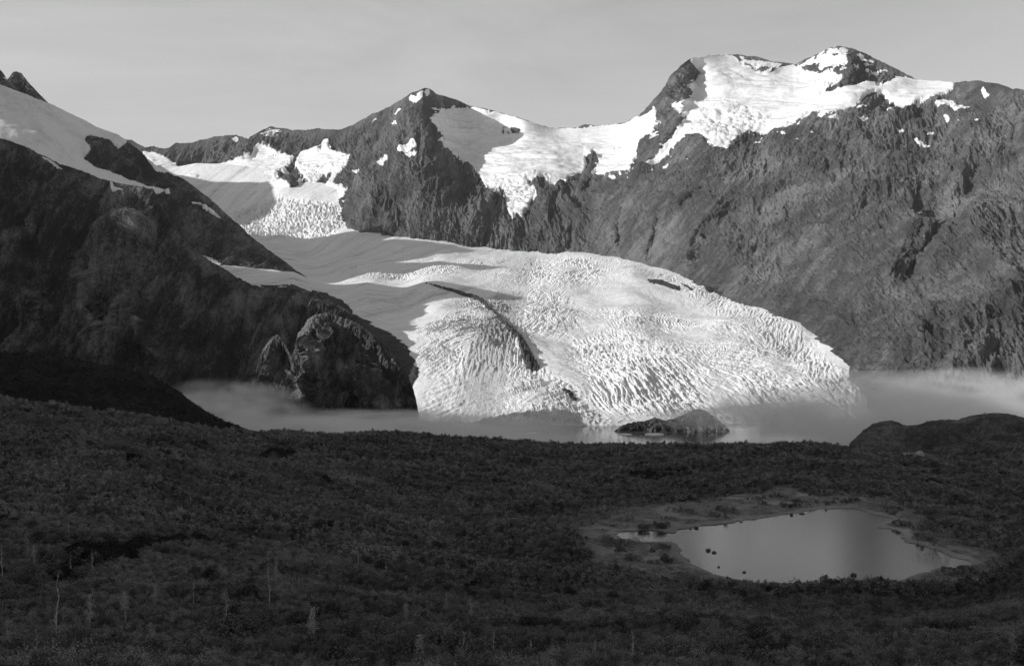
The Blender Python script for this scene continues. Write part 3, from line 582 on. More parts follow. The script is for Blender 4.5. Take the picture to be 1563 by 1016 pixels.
PONDP = [(938,815),(946,811),(960,810),(985,809),(1000,808),(1010,812),(1020,816),(1036,808),(1061,803),(1095,800),(1126,797),(1131,793),(1150,793),(1180,788),(1206,784),(1231,780),(1256,776),(1296,775),(1316,779),(1331,785),(1366,792),(1350,797),(1331,802),(1345,806),(1370,808),(1376,813),(1376,825),(1390,829),(1411,833),(1428,839),(1440,845),(1456,850),(1472,854),(1486,858),(1474,863),(1452,866),(1435,869),(1418,872),(1400,876),(1381,882),(1366,888),(1340,887),(1310,886),(1290,890),(1266,894),(1231,890),(1200,889),(1181,887),(1141,888),(1125,884),(1106,880),(1085,873),(1066,865),(1054,858),(1046,850),(1040,842),(1036,832),(1024,826),(1000,828),(980,828),(955,824)]
FLATS = [(880,800),(940,780),(1060,770),(1120,755),(1200,748),(1300,752),(1380,770),(1400,800),(1440,826),(1520,848),(1510,866),(1470,880),(1500,890),(1563,896),(1563,915),(1480,900),(1400,896),(1330,900),(1270,902),(1180,893),(1090,886),(1040,880),(980,882),(930,862),(900,835)]
# soft masks of pond and flats on a world raster (0.5 m cells)
WX0, WY0, WC = -40., 240., .5; WN = (480, 420)
def wraster(poly, r):
    P_ = np.array(poly); X, Y = np.meshgrid(WX0+WC*(np.arange(WN[1])+.5), WY0+WC*(np.arange(WN[0])+.5)); ins = np.zeros(X.shape, bool)
    for k in range(len(P_)):
        (xa, ya), (xb, yb) = P_[k-1], P_[k]
        if ya == yb: continue
        ins ^= ((ya > Y) != (yb > Y)) & (X < (xb-xa)*(Y-ya)/(yb-ya)+xa)
    return blur(ins, r)
def wsample(m, X, Y):
    a = (X-WX0)/WC-.5; b = (Y-WY0)/WC-.5; ok = (a > 0) & (b > 0) & (a < WN[1]-1.01) & (b < WN[0]-1.01)
    a = np.clip(a, 0, WN[1]-1.01); b = np.clip(b, 0, WN[0]-1.01); i = a.astype(int); j = b.astype(int); u = a-i; v = b-j
    return np.where(ok, m[j, i]*(1-u)*(1-v)+m[j, i+1]*u*(1-v)+m[j+1, i]*(1-u)*v+m[j+1, i+1]*u*v, 0)
M_POND = wraster(on_plane(PONDP), 1); M_FLAT = wraster(on_plane(FLATS), 6); M_NEARP = wraster(on_plane(PONDP), 3); M_NP2 = wraster(on_plane(PONDP), 3)
BIGP = [(900,800),(940,770),(1100,765),(1300,762),(1420,770),(1540,830),(1540,900),(1400,912),(1100,900),(1000,880),(900,850)]
M_BIG = wraster(on_plane(BIGP), 2)
HOLL = [(60,868),(90,846),(140,832),(200,826),(262,820),(275,826),(240,840),(190,858),(140,874),(90,882)]
def zbase(px, D):
    X = D*(px-CX)/F; Y = D
    z = zf(px, lg(D))
    p = np.stack([X, Y, X*0], -1)
    wf = wsample(M_FLAT, X, Y)
    hum = fbm(p/38, 4)*(2.2+sstep(150, 700, D)*3.6)+fbm(p/11, 3)*.8
    hum = hum*(1-.85*wf)*(1-.6*sstep(800, 900, D)*sstep(1100, 950, D))
    z = z*(1-wf)+(POND_Z+.35+np.clip(z-POND_Z-.3, -1, 1)*.3)*wf+hum
    z = np.where(wf > .5, np.maximum(z, POND_Z+.12), z)
    z = np.where(wsample(M_BIG, X, Y) > .02, np.maximum(z, POND_Z+.14+.1*fbm(p/3, 2)), z)
    wp = wsample(M_NEARP, X, Y); wp = sstep(.38, .62, wp+.55*fbm(p/5, 4)*(4*wp*(1-wp)))
    z = z*(1-wp)+(POND_Z-.9)*wp
    return z
# dark gully in the near left: ground uncut, dark put into conifer colour
def trench(px, py_guess, z): return z
fpx = np.arange(-330, 1900, 2.6/Q)
def dlog(a, b, n): return np.exp(np.linspace(np.log(a), np.log(b), int(n*Q)))
fD = np.concatenate([dlog(14, 85, 60)[:-1], dlog(85, 260, 240)[:-1], np.linspace(260, 420, int(330*Q))[:-1], dlog(420, 1000, 300)[:-1], dlog(1000, 1460, 60)])
FPX, FD = np.meshgrid(fpx, fD)
FZ = zbase(FPX, FD)
FP = np.stack([FD*(FPX-CX)/F, FD, FZ], -1)
mg, ng, bgd, og = newmat('moor_ground')
v = mapped(ng); a_ = nz(ng, v, .03, 5, .6); b_ = nz(ng, v, .5, 6, .7); c_ = nz(ng, v, 3, 4, .7)
xx = mth(ng, 'ADD', mth(ng, 'MULTIPLY', a_, .45), mth(ng, 'ADD', mth(ng, 'MULTIPLY', b_, .35), mth(ng, 'MULTIPLY', c_, .2)))
at = ng.nodes.new('ShaderNodeAttribute'); at.attribute_name = 'flats'
mixn = ng.nodes.new('ShaderNodeMix'); mixn.data_type = 'RGBA'
ng.links.new(at.outputs['Fac'], mixn.inputs[0]); ng.links.new(ramp(ng, xx, [(.35, .04), (.65, .11)]), mixn.inputs[6]); ng.links.new(ramp(ng, xx, [(.36, .15), (.5, .26), (.66, .42)]), mixn.inputs[7])
ng.links.new(mixn.outputs[2], bgd.inputs['Base Color']); bgd.inputs['Roughness'].default_value = .95; bgd.inputs['Specular IOR Level'].default_value = .1
bump(ng, xx, .5, bgd)
flatattr = wsample(M_FLAT, FP[..., 0], FP[..., 1])
moor = tag(sub_mesh('moorland', FP, np.ones((FP.shape[0]-1, FP.shape[1]-1), bool), mg, smooth=True, attrs={'flats': flatattr}), 'dark rolling moorland ground around the pond', 'ground', 'structure')
PONDM = water_mat('pond_water', .02, .15, .9, .03, .6)
big = on_plane(BIGP)
tag(flat_poly('pond', [(a, b, POND_Z) for a, b in big], PONDM), 'still pond in the moor mirroring the mountain and sky', 'pond', 'structure')

# hill left with its shade put into the colour, rock knoll right
def hill(name, tops, Dc, q, bot, mat, rough, label, cat, kind, **k):
    Pm, X_, Y_, _ = mass(q, lambda a: curve(tops)(a)+1.1*fbm(np.stack([a/8, a*0, a*0+Dc[0][2]], -1), 4), bot, 1.2/Q, rbf(Dc, 1e-3), rough, toplow=20, back=((20,5),(80,40),(250,200)), **k)
    return tag(sub_mesh(name, Pm, np.ones((Pm.shape[0]-1, Pm.shape[1]-1), bool), mat), label, cat, kind), Pm, X_, Y_
hr = lambda P, N, PX, PY: (fbm(P/60, 4)*14, (ridged(P/6, 3)-.4)*1.5, 0*PX, 0*PX)
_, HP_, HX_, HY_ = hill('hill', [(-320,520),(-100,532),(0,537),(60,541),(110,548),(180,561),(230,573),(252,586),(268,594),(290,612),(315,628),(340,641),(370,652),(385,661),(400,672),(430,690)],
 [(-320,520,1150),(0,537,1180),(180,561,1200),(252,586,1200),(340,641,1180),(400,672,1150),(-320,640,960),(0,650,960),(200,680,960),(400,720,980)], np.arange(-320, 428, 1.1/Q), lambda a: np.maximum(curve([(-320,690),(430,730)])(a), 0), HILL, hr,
 'hill sloping down to the fog at the left, its shade put into a near-black colour', 'hill', 'structure')
kr = lambda P, N, PX, PY: (fbm(P/40, 4)*16+(ridged(P/40+3, 4)-.5)*10, (ridged(P/6, 3)-.4)*2, 0*PX, 0*PX)
_, KP, KX, KY = hill('rock_knoll', [(1286,704),(1292,690),(1298,676),(1308,664),(1319,655),(1330,647),(1341,644),(1359,642),(1372,645),(1382,649),(1400,647),(1415,643),(1431,640),(1445,640),(1458,641),(1475,636),(1490,633),(1508,631),(1535,632),(1563,635),(1700,628),(1900,610)],
 [(1286,704,1000),(1319,655,1060),(1359,642,1080),(1431,640,1060),(1508,631,1040),(1563,635,1020),(1700,628,1000),(1900,610,980),(1330,700,960),(1450,690,940),(1563,690,900),(1700,690,880),(1900,690,860),(1380,740,900),(1563,740,840)], np.arange(1288, 1880, 1.0/Q), lambda a: np.full_like(a, 742.), KNOLL, kr,
 'mossy rock knoll rising from the moor at the right lake shore', 'rock knoll', 'thing')

# ================================================================== unseen range added on the left, crest shaped to shade moor and glacier margin
U_, V_ = np.meshgrid(np.linspace(0, 1, 120), np.linspace(-900, 3420, 260))
crest = curve([(-900,1000),(1100,1060),(1283,1060),(1452,940),(1560,760),(1636,640),(1786,604),(2059,690),(2202,715),(2386,738),(2856,842),(3086,995),(3290,950),(3420,800)])(V_)
X0c = curve([(-900,330),(0,420),(1000,640),(1950,1050),(3420,1560)])(V_); XC = curve([(-900,1300),(1000,1500),(1400,1650),(3420,1650)])(V_)
XX = -np.where(U_ < .5, X0c+(XC-X0c)*U_/.5, XC+(U_-.5)*2*1500)
prof = np.where(U_ < .5, np.clip(U_/.5, 0, 1)**1.9, 1-(U_-.5)*1.6)
ZZ = crest*prof+fbm(np.stack([XX/260, V_/260, XX*0], -1), 5)*40*sstep(0, .15, U_)*np.clip(np.abs(U_-.5)*5, 0, 1)+150*(1-U_)*sstep(1500, 900, V_)*(U_ < .5)*(1-U_*2)-20
tag(sub_mesh('mountain', np.stack([XX, V_, ZZ], -1), np.ones((259, 119), bool), ROCK_DARK), 'unseen mountain added left of the moor, its crest shaped to cast shade', 'mountain', 'structure')

def shade_range(xc, pts, run, label, seed):  # crest heights set by the shade wanted on the ice
    """an added, unseen range casting shade from beyond the left edge, its crest along y at x = xc"""
    c = curve(pts); ys = np.linspace(pts[0][0], pts[-1][0], 180); a, b = np.meshgrid(np.linspace(-1, 1, 90), ys); X_ = xc+a*run
    Z_ = c(b)-np.abs(a)**.9*run*.72+fbm(np.stack([X_/220, b/220, X_*0+seed], -1), 5)*90*np.clip(np.abs(a)*4, 0, 1)
    tag(sub_mesh('mountain', np.stack([X_, b, Z_], -1), np.ones((179, 89), bool), ROCK_DARK), label, 'mountain', 'structure')
shade_range(-2200, [(3500,700),(3700,1000),(3853,1060),(3981,1220),(4170,1325),(4300,1310),(4509,1255),(4790,1000),(4950,850),(5200,500)], 900, 'unseen peak added beyond the left edge to shade the bend of the glacier', 3)
shade_range(-2900, [(4700,500),(5300,1080),(5475,1480),(5900,1580),(6200,1450),(6517,1400),(6930,1420),(7200,1200),(7600,700)], 1000, 'unseen peak added beyond the left edge to shade the upper basin', 8)

# ================================================================== PLANTS AND SMALL THINGS ON THE MOOR
def ground_at(X, Y):
    X = np.asarray(X, float); Y = np.asarray(Y, float); return zbase(CX+X/Y*F, Y)
def land(px, py):
    """where the sight line through (px, py) meets the moor"""
    D = np.exp(np.linspace(np.log(88), np.log(1050), 1400)); z = zbase(np.full_like(D, px), D)
    yy = HY+(H-z)*F/D; k = np.argmax(yy < py) if (yy < py).any() else len(D)-1
    return np.array([D[k]*(px-CX)/F, D[k], z[k]])
def leaf_mat(name, lo, hi, s=.02):
    m, nt, b, out = newmat(name)
    oi = nt.nodes.new('ShaderNodeObjectInfo'); v = mapped(nt); vo = nt.nodes.new('ShaderNodeVectorMath'); vo.operation = 'ADD'; nt.links.new(v, vo.inputs[0]); vo.inputs[1].default_value = (431, 117, 0); n = nz(nt, vo.outputs[0], s, 4, .6); n2 = nz(nt, v, 2.5, 2, .5)
    g2 = mapped(nt, (.35, 1, 1)); n3 = nz(nt, g2, s*1.6, 3, .6)
    x = mth(nt, 'ADD', mth(nt, 'MULTIPLY', oi.outputs['Random'], .22), mth(nt, 'ADD', mth(nt, 'ADD', mth(nt, 'MULTIPLY', n, .3), mth(nt, 'MULTIPLY', n3, .3)), mth(nt, 'MULTIPLY', n2, .18)))
    nt.links.new(ramp(nt, x, [(.37, lo), (.63, hi)]), b.inputs['Base Color']); b.inputs['Roughness'].default_value = .8; b.inputs['Specular IOR Level'].default_value = .2
    return m
BRUSH = leaf_mat('brush_leaves', .05, .31, .03); CONIFER = leaf_mat('conifer_needles', .018, .045); PALE = leaf_mat('pale_leaves', .22, .42); BARK = leaf_mat('pale_bark', .28, .5)
TWIG = leaf_mat('dark_twig', .03, .06)
def leaf_quads(C, size, rg, flat=0.):
    """one small four-sided leaf clump at each point"""
    n = len(C); a = rg.normal(size=(n, 3)); a[:, 2] *= 1-flat; a /= np.linalg.norm(a, axis=1)[:, None]; b = np.cross(a, rg.normal(size=(n, 3))); b /= np.linalg.norm(b, axis=1)[:, None]
    s = size*rg.uniform(.6, 1.3, (n, 1)); V = np.stack([C-a*s, C+b*s*.55, C+a*s, C-b*s*.55], 1).reshape(-1, 3)
    return V, np.arange(n*4).reshape(n, 4)
def tube(pts, r0, r1, seg=5):
    pts = np.array(pts, float); n = len(pts); V = []; 
    for i, p in enumerate(pts):
        d = pts[min(i+1, n-1)]-pts[max(i-1, 0)]; d /= np.linalg.norm(d)+1e-9
        a = np.cross(d, [.3, .9, .1]); a /= np.linalg.norm(a); b = np.cross(d, a); r = r0+(r1-r0)*i/(n-1)
        for k in range(seg): t = 2*math.pi*k/seg; V.append(p+r*(a*math.cos(t)+b*math.sin(t)))
    Fq = [[i*seg+k, i*seg+(k+1) % seg, (i+1)*seg+(k+1) % seg, (i+1)*seg+k] for i in range(n-1) for k in range(seg)]
    return np.array(V), np.array(Fq)
def join(parts):
    V, Fq, o = [], [], 0
    for v, f in parts: V.append(v); Fq.append(f+o); o += len(v)
    return np.concatenate(V), np.concatenate(Fq)
def bush_geo(n, size, rg, h=1.3, r=1.0, lobes=5, stems=4):
    L = [(rg.uniform(-.55, .55)*r, rg.uniform(-.55, .55)*r, rg.uniform(.35, .8)*h, rg.uniform(.3, .55)) for _ in range(lobes)]
    C = []
    for _ in range(n):
        lx, ly, lz, lr = L[rg.integers(lobes)]; d = rg.normal(size=3); d /= np.linalg.norm(d); q = lr*rg.uniform(.45, 1.05)
        C.append((lx+d[0]*q*r, ly+d[1]*q*r, max(.03, lz+d[2]*q*h*.8)))
    parts = [leaf_quads(np.array(C), size, rg)]
    for _ in range(stems):
        lx, ly, lz, lr = L[rg.integers(lobes)]; parts.append(tube([(0, 0, -.2), (lx*.5, ly*.5, lz*.5), (lx*1.2, ly*1.2, lz+lr*h*rg.uniform(.7, 1.2))], .03, .01, 3))
    return join(parts)
def proto_coll(name, geos, mat):
    c = bpy.data.collections.new(name)
    for k, (V, Fq) in enumerate(geos):
        o = mesh_from(name+'_plant', V, Fq, mat); COL.objects.unlink(o); c.objects.link(o)
    return c
def scatter(name, P_, scl, coll, nvar, rg, label, zs=None):
    me = bpy.data.meshes.new(name); n = len(P_); me.vertices.add(n); me.vertices.foreach_set('co', np.ascontiguousarray(P_, f32).ravel())
    a = me.attributes.new('size', 'FLOAT_VECTOR', 'POINT'); zs = np.ones(n) if zs is None else zs
    a.data.foreach_set('vector', np.stack([scl, scl, scl*zs], 1).astype(f32).ravel())
    a = me.attributes.new('turn', 'FLOAT_VECTOR', 'POINT'); a.data.foreach_set('vector', np.stack([rg.normal(0, .12, n), rg.normal(0, .12, n), rg.uniform(0, 6.28, n)], 1).astype(f32).ravel())
    a = me.attributes.new('pick', 'INT', 'POINT'); a.data.foreach_set('value', rg.integers(0, nvar, n).astype(np.int32))
    o = bpy.data.objects.new(name, me); COL.objects.link(o)
    g = bpy.data.node_groups.new(name, 'GeometryNodeTree'); g.interface.new_socket('Geometry', in_out='INPUT', socket_type='NodeSocketGeometry'); g.interface.new_socket('Geometry', in_out='OUTPUT', socket_type='NodeSocketGeometry')
    gi = g.nodes.new('NodeGroupInput'); go = g.nodes.new('NodeGroupOutput'); ip = g.nodes.new('GeometryNodeInstanceOnPoints'); ci = g.nodes.new('GeometryNodeCollectionInfo')
    ci.inputs['Collection'].default_value = coll; ci.inputs['Separate Children'].default_value = True; ci.inputs['Reset Children'].default_value = True
    def att(nm, t):
        q = g.nodes.new('GeometryNodeInputNamedAttribute'); q.data_type = t; q.inputs['Name'].default_value = nm; return q.outputs['Attribute']
    g.links.new(gi.outputs[0], ip.inputs['Points']); g.links.new(ci.outputs[0], ip.inputs['Instance']); ip.inputs['Pick Instance'].default_value = True
    g.links.new(att('pick', 'INT'), ip.inputs['Instance Index']); g.links.new(att('size', 'FLOAT_VECTOR'), ip.inputs['Scale'])
    e = g.nodes.new('FunctionNodeEulerToRotation'); g.links.new(att('turn', 'FLOAT_VECTOR'), e.inputs[0]); g.links.new(e.outputs[0], ip.inputs['Rotation'])
    g.links.new(ip.outputs[0], go.inputs[0]); md = o.modifiers.new('scatter', 'NODES'); md.node_group = g
    return tag(o, label, None, 'stuff')
rgb_ = np.random.default_rng(11)
near_c = proto_coll('near_brush', [bush_geo(300, .085, rgb_, rgb_.uniform(1.0, 1.5), 1., rgb_.integers(4, 8), 5) for _ in range(8)], BRUSH)
far_c = proto_coll('far_brush', [bush_geo(90, .17, rgb_, 1.3, 1., rgb_.integers(3, 6), 2) for _ in range(8)], BRUSH)
tuft_c = proto_coll('tufts', [leaf_quads(np.stack([rgb_.normal(0, .45, 60), rgb_.normal(0, .45, 60), np.abs(rgb_.normal(0, .13, 60))], 1), .12, rgb_) for _ in range(4)], leaf_mat('sedge', .18, .42, .2))
def conifer_geo(rg, h=3.0):
    C = []
    for _ in range(420):
        t = rg.uniform(0, 1)**.8; r = (1-t*t)*1.2*rg.uniform(.4, 1)+.05; a = rg.uniform(0, 6.28); C.append((r*math.cos(a), r*math.sin(a), t*h))
    return join([leaf_quads(np.array(C), .16, rg), tube([(0, 0, -.3), (0, 0, h*.95)], .06, .01, 4)])
con_c = proto_coll('low_conifers', [conifer_geo(rgb_, rgb_.uniform(.9, 1.5)) for _ in range(5)], CONIFER)

def spots(D0, D1, per, rg, pad=70):
    n = int((1563+2*pad)/F*(D1**2-D0**2)/2/per); D = np.sqrt(rg.uniform(D0**2, D1**2, n)); px = rg.uniform(-pad, 1563+pad, n)
    return D*(px-CX)/F, D, px
DARKP = [[(64,862),(78,845),(110,832),(150,824),(200,820),(262,820),(295,818),(290,823),(240,832),(190,842),(150,856),(120,872),(90,882),(74,876)],[(402,694),(412,684),(436,682),(455,688),(452,700),(425,703)],[(186,696),(200,690),(222,692),(218,700),(196,703)],[(484,738),(490,726),(500,724),(506,738)],[(470,806),(500,799),(530,795),(510,806),(480,811)],[(700,896),(725,888),(740,896),(720,906)],[(950,722),(1000,716),(1060,714),(1060,722),(1000,730)],[(1340,708),(1420,706),(1450,710),(1400,716)],[(180,840),(200,836),(215,842),(200,850)]]
def proj(X, Y, Z): return CX+X/Y*F, HY+(H-Z)*F/Y
def cover(D0, D1, per, coll, nv, size, name, label, keep=1.0, seed=1):
    rg = np.random.default_rng(seed); X, Y, px = spots(D0, D1, per, rg); Z = zbase(px, Y)
    wf = wsample(M_FLAT, X, Y); wp = wsample(M_NEARP, X, Y)
    q = np.stack([X, Y, X*0], -1); nn = fbm(q/22+4, 4); n2 = fbm(q/60+40, 3)
    dark = region(DARKP, *proj(X, Y, Z), 2) > 0
    ok = (wp < .02) & (nn > -.30+.25*n2) & ((wf < .3) | (fbm(q/9+70, 3) > .16-.1*sstep(0, .1, X*0))) & ~dark & ((wsample(M_NP2, X, Y) < .02) | (nn > .25))
    s = size*(1+1.5*nn+.7*n2)*rg.uniform(.5, 1.45, len(X)); s = np.clip(s, .3*size, 2.6*size)
    zz = rg.uniform(.7, 1.25, len(X))
    return scatter(name, np.stack([X, Y, Z-.05], -1)[ok], s[ok], coll, nv, rg, label, zz[ok])
bd = float(os.environ.get('BUSH', '1'))
cover(82, 270, .5/bd, near_c, 8, .62, 'undergrowth', 'dense dark leafy brush covering the near moor', seed=1)
cover(270, 560, 1.5/bd, far_c, 8, .85, 'undergrowth', 'dense low brush round and behind the pond', seed=2)
cover(560, 1060, 4.0/bd, far_c, 8, 1.25, 'undergrowth', 'low brush covering the far moor up to its crest', seed=3)
WILLOW = leaf_mat('willow_leaves', .035, .20, .05)
will_c = proto_coll('willow_clumps', [bush_geo(620, .10, rgb_, rgb_.uniform(1.2, 1.7), 1.1, rgb_.integers(5, 9), 7) for _ in range(6)], WILLOW)
rg = np.random.default_rng(21); X, Y, px = spots(95, 900, 7/bd, rg); Z = zbase(px, Y); q = np.stack([X, Y, X*0], -1)
ok = (fbm(q/np.array([30, 16, 9])+33, 3) > .12) & (wsample(M_FLAT, X, Y) < .3) & (wsample(M_NP2, X, Y) < .02)
scatter('willow_clumps', np.stack([X, Y, Z-.1], -1)[ok], rg.uniform(.8, 1.7, ok.sum()), will_c, 6, rg, 'taller darker willow clumps scattered in bands through the brush', rg.uniform(.7, 1.15, ok.sum()))
# sedge and tufts round the pond
rg = np.random.default_rng(9); tx, ty, tpx = spots(262, 520, .9/bd, rg)
ok = (wsample(M_FLAT, tx, ty) > .15) & (wsample(M_NEARP, tx, ty) < .05) & (fbm(np.stack([tx/9, ty/9, tx*0], -1), 3) > -.12)
scatter('sedge', np.stack([tx, ty, zbase(tpx, ty)], -1)[ok], rg.uniform(.5, 1.3, ok.sum()), tuft_c, 4, rg, 'pale sedge and tufts on the flats round the pond')
# low conifers in patches, coloured near black to read as dark hollows
X, Y, px = spots(150, 900, 1.1/bd, rg); Z = zbase(px, Y); a, b = proj(X, Y, Z+.6)
ok = (region(DARKP, a, b, 2)+.7*fbm(np.stack([X/7, Y/14, X*0], -1), 3)) > 0
scatter('conifer_thicket', np.stack([X, Y, Z-.2], -1)[ok], rg.uniform(.6, 1.25, ok.sum()), con_c, 5, rg, 'patches of low conifer thicket coloured near black to read as dark hollows')

q = (KY > -900) & (KX < 1600); KV = KP[q]; kk = rg.choice(len(KV), 2600, replace=False); KV = KV[kk]
ok = fbm(KV/25, 3) > -.05
scatter('undergrowth', KV[ok]-[0, 0, .1], rg.uniform(.5, 1.2, ok.sum()), far_c, 8, rg, 'patchy low brush on the rock knoll', rg.uniform(.5, .9, ok.sum()))
heath_c = proto_coll('heath', [bush_geo(90, .17, rgb_, 1.2, 1., 4, 2) for _ in range(5)], leaf_mat('heath_painted_shade', .008, .030, .03))  # bush colour kept near black, with the hill's shade painted in
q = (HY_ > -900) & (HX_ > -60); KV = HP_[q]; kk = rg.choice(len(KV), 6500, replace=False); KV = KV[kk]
scatter('heath', KV-[0, 0, .2], rg.uniform(.6, 1.9, len(KV)), heath_c, 5, rg, 'heath and bushes covering the dark hill, its shade put into their colour', rg.uniform(.6, 1.2, len(KV)))
# single shrubs by the pond
def shrub(px, py, wpx, hpx, label):
    p = land(px, py); m = p[1]/F; w_, h_ = wpx*m/2, hpx*m; rg = np.random.default_rng(int(px*7+py))
    e = bpy.data.objects.new('shrub', None); COL.objects.link(e); e.location = p; tag(e, label, 'shrub', None, 'shrubs standing singly round the pond')
    C = []; L = [(rg.uniform(-.7, .7)*w_, rg.uniform(-.5, .5)*w_, rg.uniform(.25, .6)*h_) for _ in range(9)]
    for _ in range(1500):
        l = L[rg.integers(9)]; d = rg.normal(size=3); d /= np.linalg.norm(d); C.append((l[0]+d[0]*w_*.33, l[1]+d[1]*w_*.33, max(.05, l[2]+d[2]*h_*.4)))
    V, Fq = leaf_quads(np.array(C), .13, rg); mesh_from('foliage', V, Fq, BRUSH, e)
    V, Fq = join([tube([(0, 0, -.2), (l[0]*.4, l[1]*.4, l[2]*.6), (l[0], l[1], l[2]+h_*.3)], .05, .012, 4) for l in L]); mesh_from('stem', V, Fq, TWIG, e)
for a in [(965,856,34,12,'small round shrub alone on the mud flat left of the pond'),(953,870,22,8,'lowest small shrub on the mud flat, nearest the brush left of the pond'),(950,834,74,14,'long low shrub just below the pond\'s left tip'),(1008,806,26,9,'small shrub at the far bank between the pond\'s left tip and its main water'),
 (983,806,20,7,'tiny dark shrub above the pond\'s narrow left tip'),(1054,880,40,12,'shrub on the near left bank where the mud meets the brush'),(1321,900,62,18,'wide low shrub below the pond beside the near stones'),(1356,898,34,16,'round shrub on the near bank, second right of the near stones'),
 (1408,913,78,36,'big dark bush at the near right corner of the pond'),(955,796,66,26,'tall bushy shrub on the slope above the pond\'s left tip'),(905,800,40,24,'dark rounded shrub left of and above the pond\'s left tip'),(1425,832,76,34,'large bush on the right bank overhanging the water'),(1350,776,60,20,'shrub at the head of the pond near the inflow')]:
    shrub(*a)

# pale bare or thin-leaved saplings
def sapling(px, py, hpx, kind, label, lean=0.0):
    p = land(px, min(py, 1012)); m = p[1]/F; h_ = hpx*m+(0.8 if hpx < 60 else .4); rg = np.random.default_rng(int(px*13+py))
    e = bpy.data.objects.new('sapling', None); COL.objects.link(e); e.location = p; tag(e, label, 'sapling', None, 'pale saplings standing above the brush')
    pts = [(lean*h_*t*t+rg.normal(0, .012*h_)*(t > 0), rg.normal(0, .012*h_)*(t > 0), h_*t-.1) for t in np.linspace(0, 1, 8)]
    r0 = max(.05, .012*h_)
    stem_ = tube(pts, r0, .012, 5); tb, tips = [], []
    for k in range(14 if kind != 'fork' else 9):
        t = rg.uniform(.22, .96); i = t*7; j = min(int(i), 6); q = np.array(pts[j])*(1-(i-j))+np.array(pts[j+1])*(i-j); a_ = rg.uniform(0, 6.28)
        L = min(h_, 3.6)*(.34 if kind == 'fork' else .15)*(1.1-t*.7)*rg.uniform(.6, 1.2); el = rg.uniform(.5, 1.2)
        d = np.array([math.cos(a_)*math.cos(el), math.sin(a_)*math.cos(el), math.sin(el)]); q2 = q+d*L*.55+[0, 0, L*.06]; q3 = q+d*L+[0, 0, L*.25]
        tb.append(tube([q, q2, q3], r0*.5, .015, 3)); tips += [q2, q3, (q2+q3)/2]
        for _ in range(2):
            d2 = d+rg.normal(0, .5, 3); tb.append(tube([q2, q2+d2*L*.4], r0*.25, .006, 3)); tips.append(q2+d2*L*.4)
    V, Fq = join([stem_]+(tb if kind == 'leafy' else [])); mesh_from('trunk', V, Fq, BARK, e)
    if kind != 'leafy': V, Fq = join(tb); mesh_from('crown', V, Fq, BARK, e)
    if kind == 'leafy':
        tips = np.array(tips); C = tips[rg.integers(0, len(tips), 700)]+rg.normal(0, .035*h_+.05, (700, 3)); V, Fq = leaf_quads(C, .06, rg); mesh_from('crown', V, Fq, PALE, e)
for a in [(84,1010,132,'bare','tallest bare white sapling near the lower left corner',.03),(42,856,42,'leafy','pale wispy sapling left of the long black thicket, the upper of two'),(52,884,46,'leafy','broad pale sapling just below the left end of the black thicket'),(105,826,34,'bare','thin sapling standing above the left end of the black thicket'),
 (141,878,34,'bare','thin sapling against the lower edge of the black thicket'),(108,880,26,'bare','short thin sapling below the black thicket, right of the broad pale one'),(137,958,42,'leafy','pale sapling right of the tallest white trunk, halfway up it'),(190,956,46,'leafy','wispy leafy sapling two steps right of the tallest white trunk'),(237,926,26,'leafy','small pale sapling in open brush, fourth right of the tallest white trunk'),
 (296,921,28,'bare','short thin sapling between the wispy leafy one and the forked white one'),(345,962,52,'leafy','tall wispy pale sapling left of the bright white slender trunk'),(411,920,64,'bare','bright white slender sapling, the clearest in the middle left of the moor',-.03),(421,884,30,'leafy','small pale sapling just behind the bright white slender one'),(547,870,24,'bare','lone thin sapling in the middle of the moor'),
 (589,884,22,'bare','short thin sapling right of the lone one in mid moor'),(478,976,40,'leafy','pale sapling low in the moor, right of the bright white slender one'),(681,946,34,'leafy','brightest leafy sapling of the pair below mid moor, its left one'),(719,952,32,'leafy','right one of the leafy pair below mid moor'),(12,1004,44,'leafy','leafy pale sapling in the lower left corner'),(56,1012,40,'bare','thin sapling left of the foot of the tallest white trunk'),
 (230,992,30,'leafy','rounded pale sapling at the bottom, right of the wispy leafy one'),(3,890,50,'bare','sapling on the left edge of the view below the black thicket'),(291,775,17,'bare','tiny thin sapling high on the left moor'),(704,1012,36,'fork','bleached forked branchy sapling at the bottom centre',.15),(753,1003,30,'bare','dark thin twiggy sapling right of the bleached forked one'),
 (908,1012,24,'bare','first thin sapling right of bottom centre'),(966,1012,36,'bare','second and taller thin sapling right of bottom centre'),(810,1010,22,'bare','short sapling between the bleached forked one and the taller right pair'),(1546,1006,26,'leafy','pale sapling in the lower right corner'),(954,699,14,'bare','tiny sapling on the moor crest against the lake'),(640,1008,28,'leafy','soft pale sapling left of the bleached forked one'),(620,950,20,'leafy','small pale sapling left of the bright leafy pair')]:
    sapling(*a)

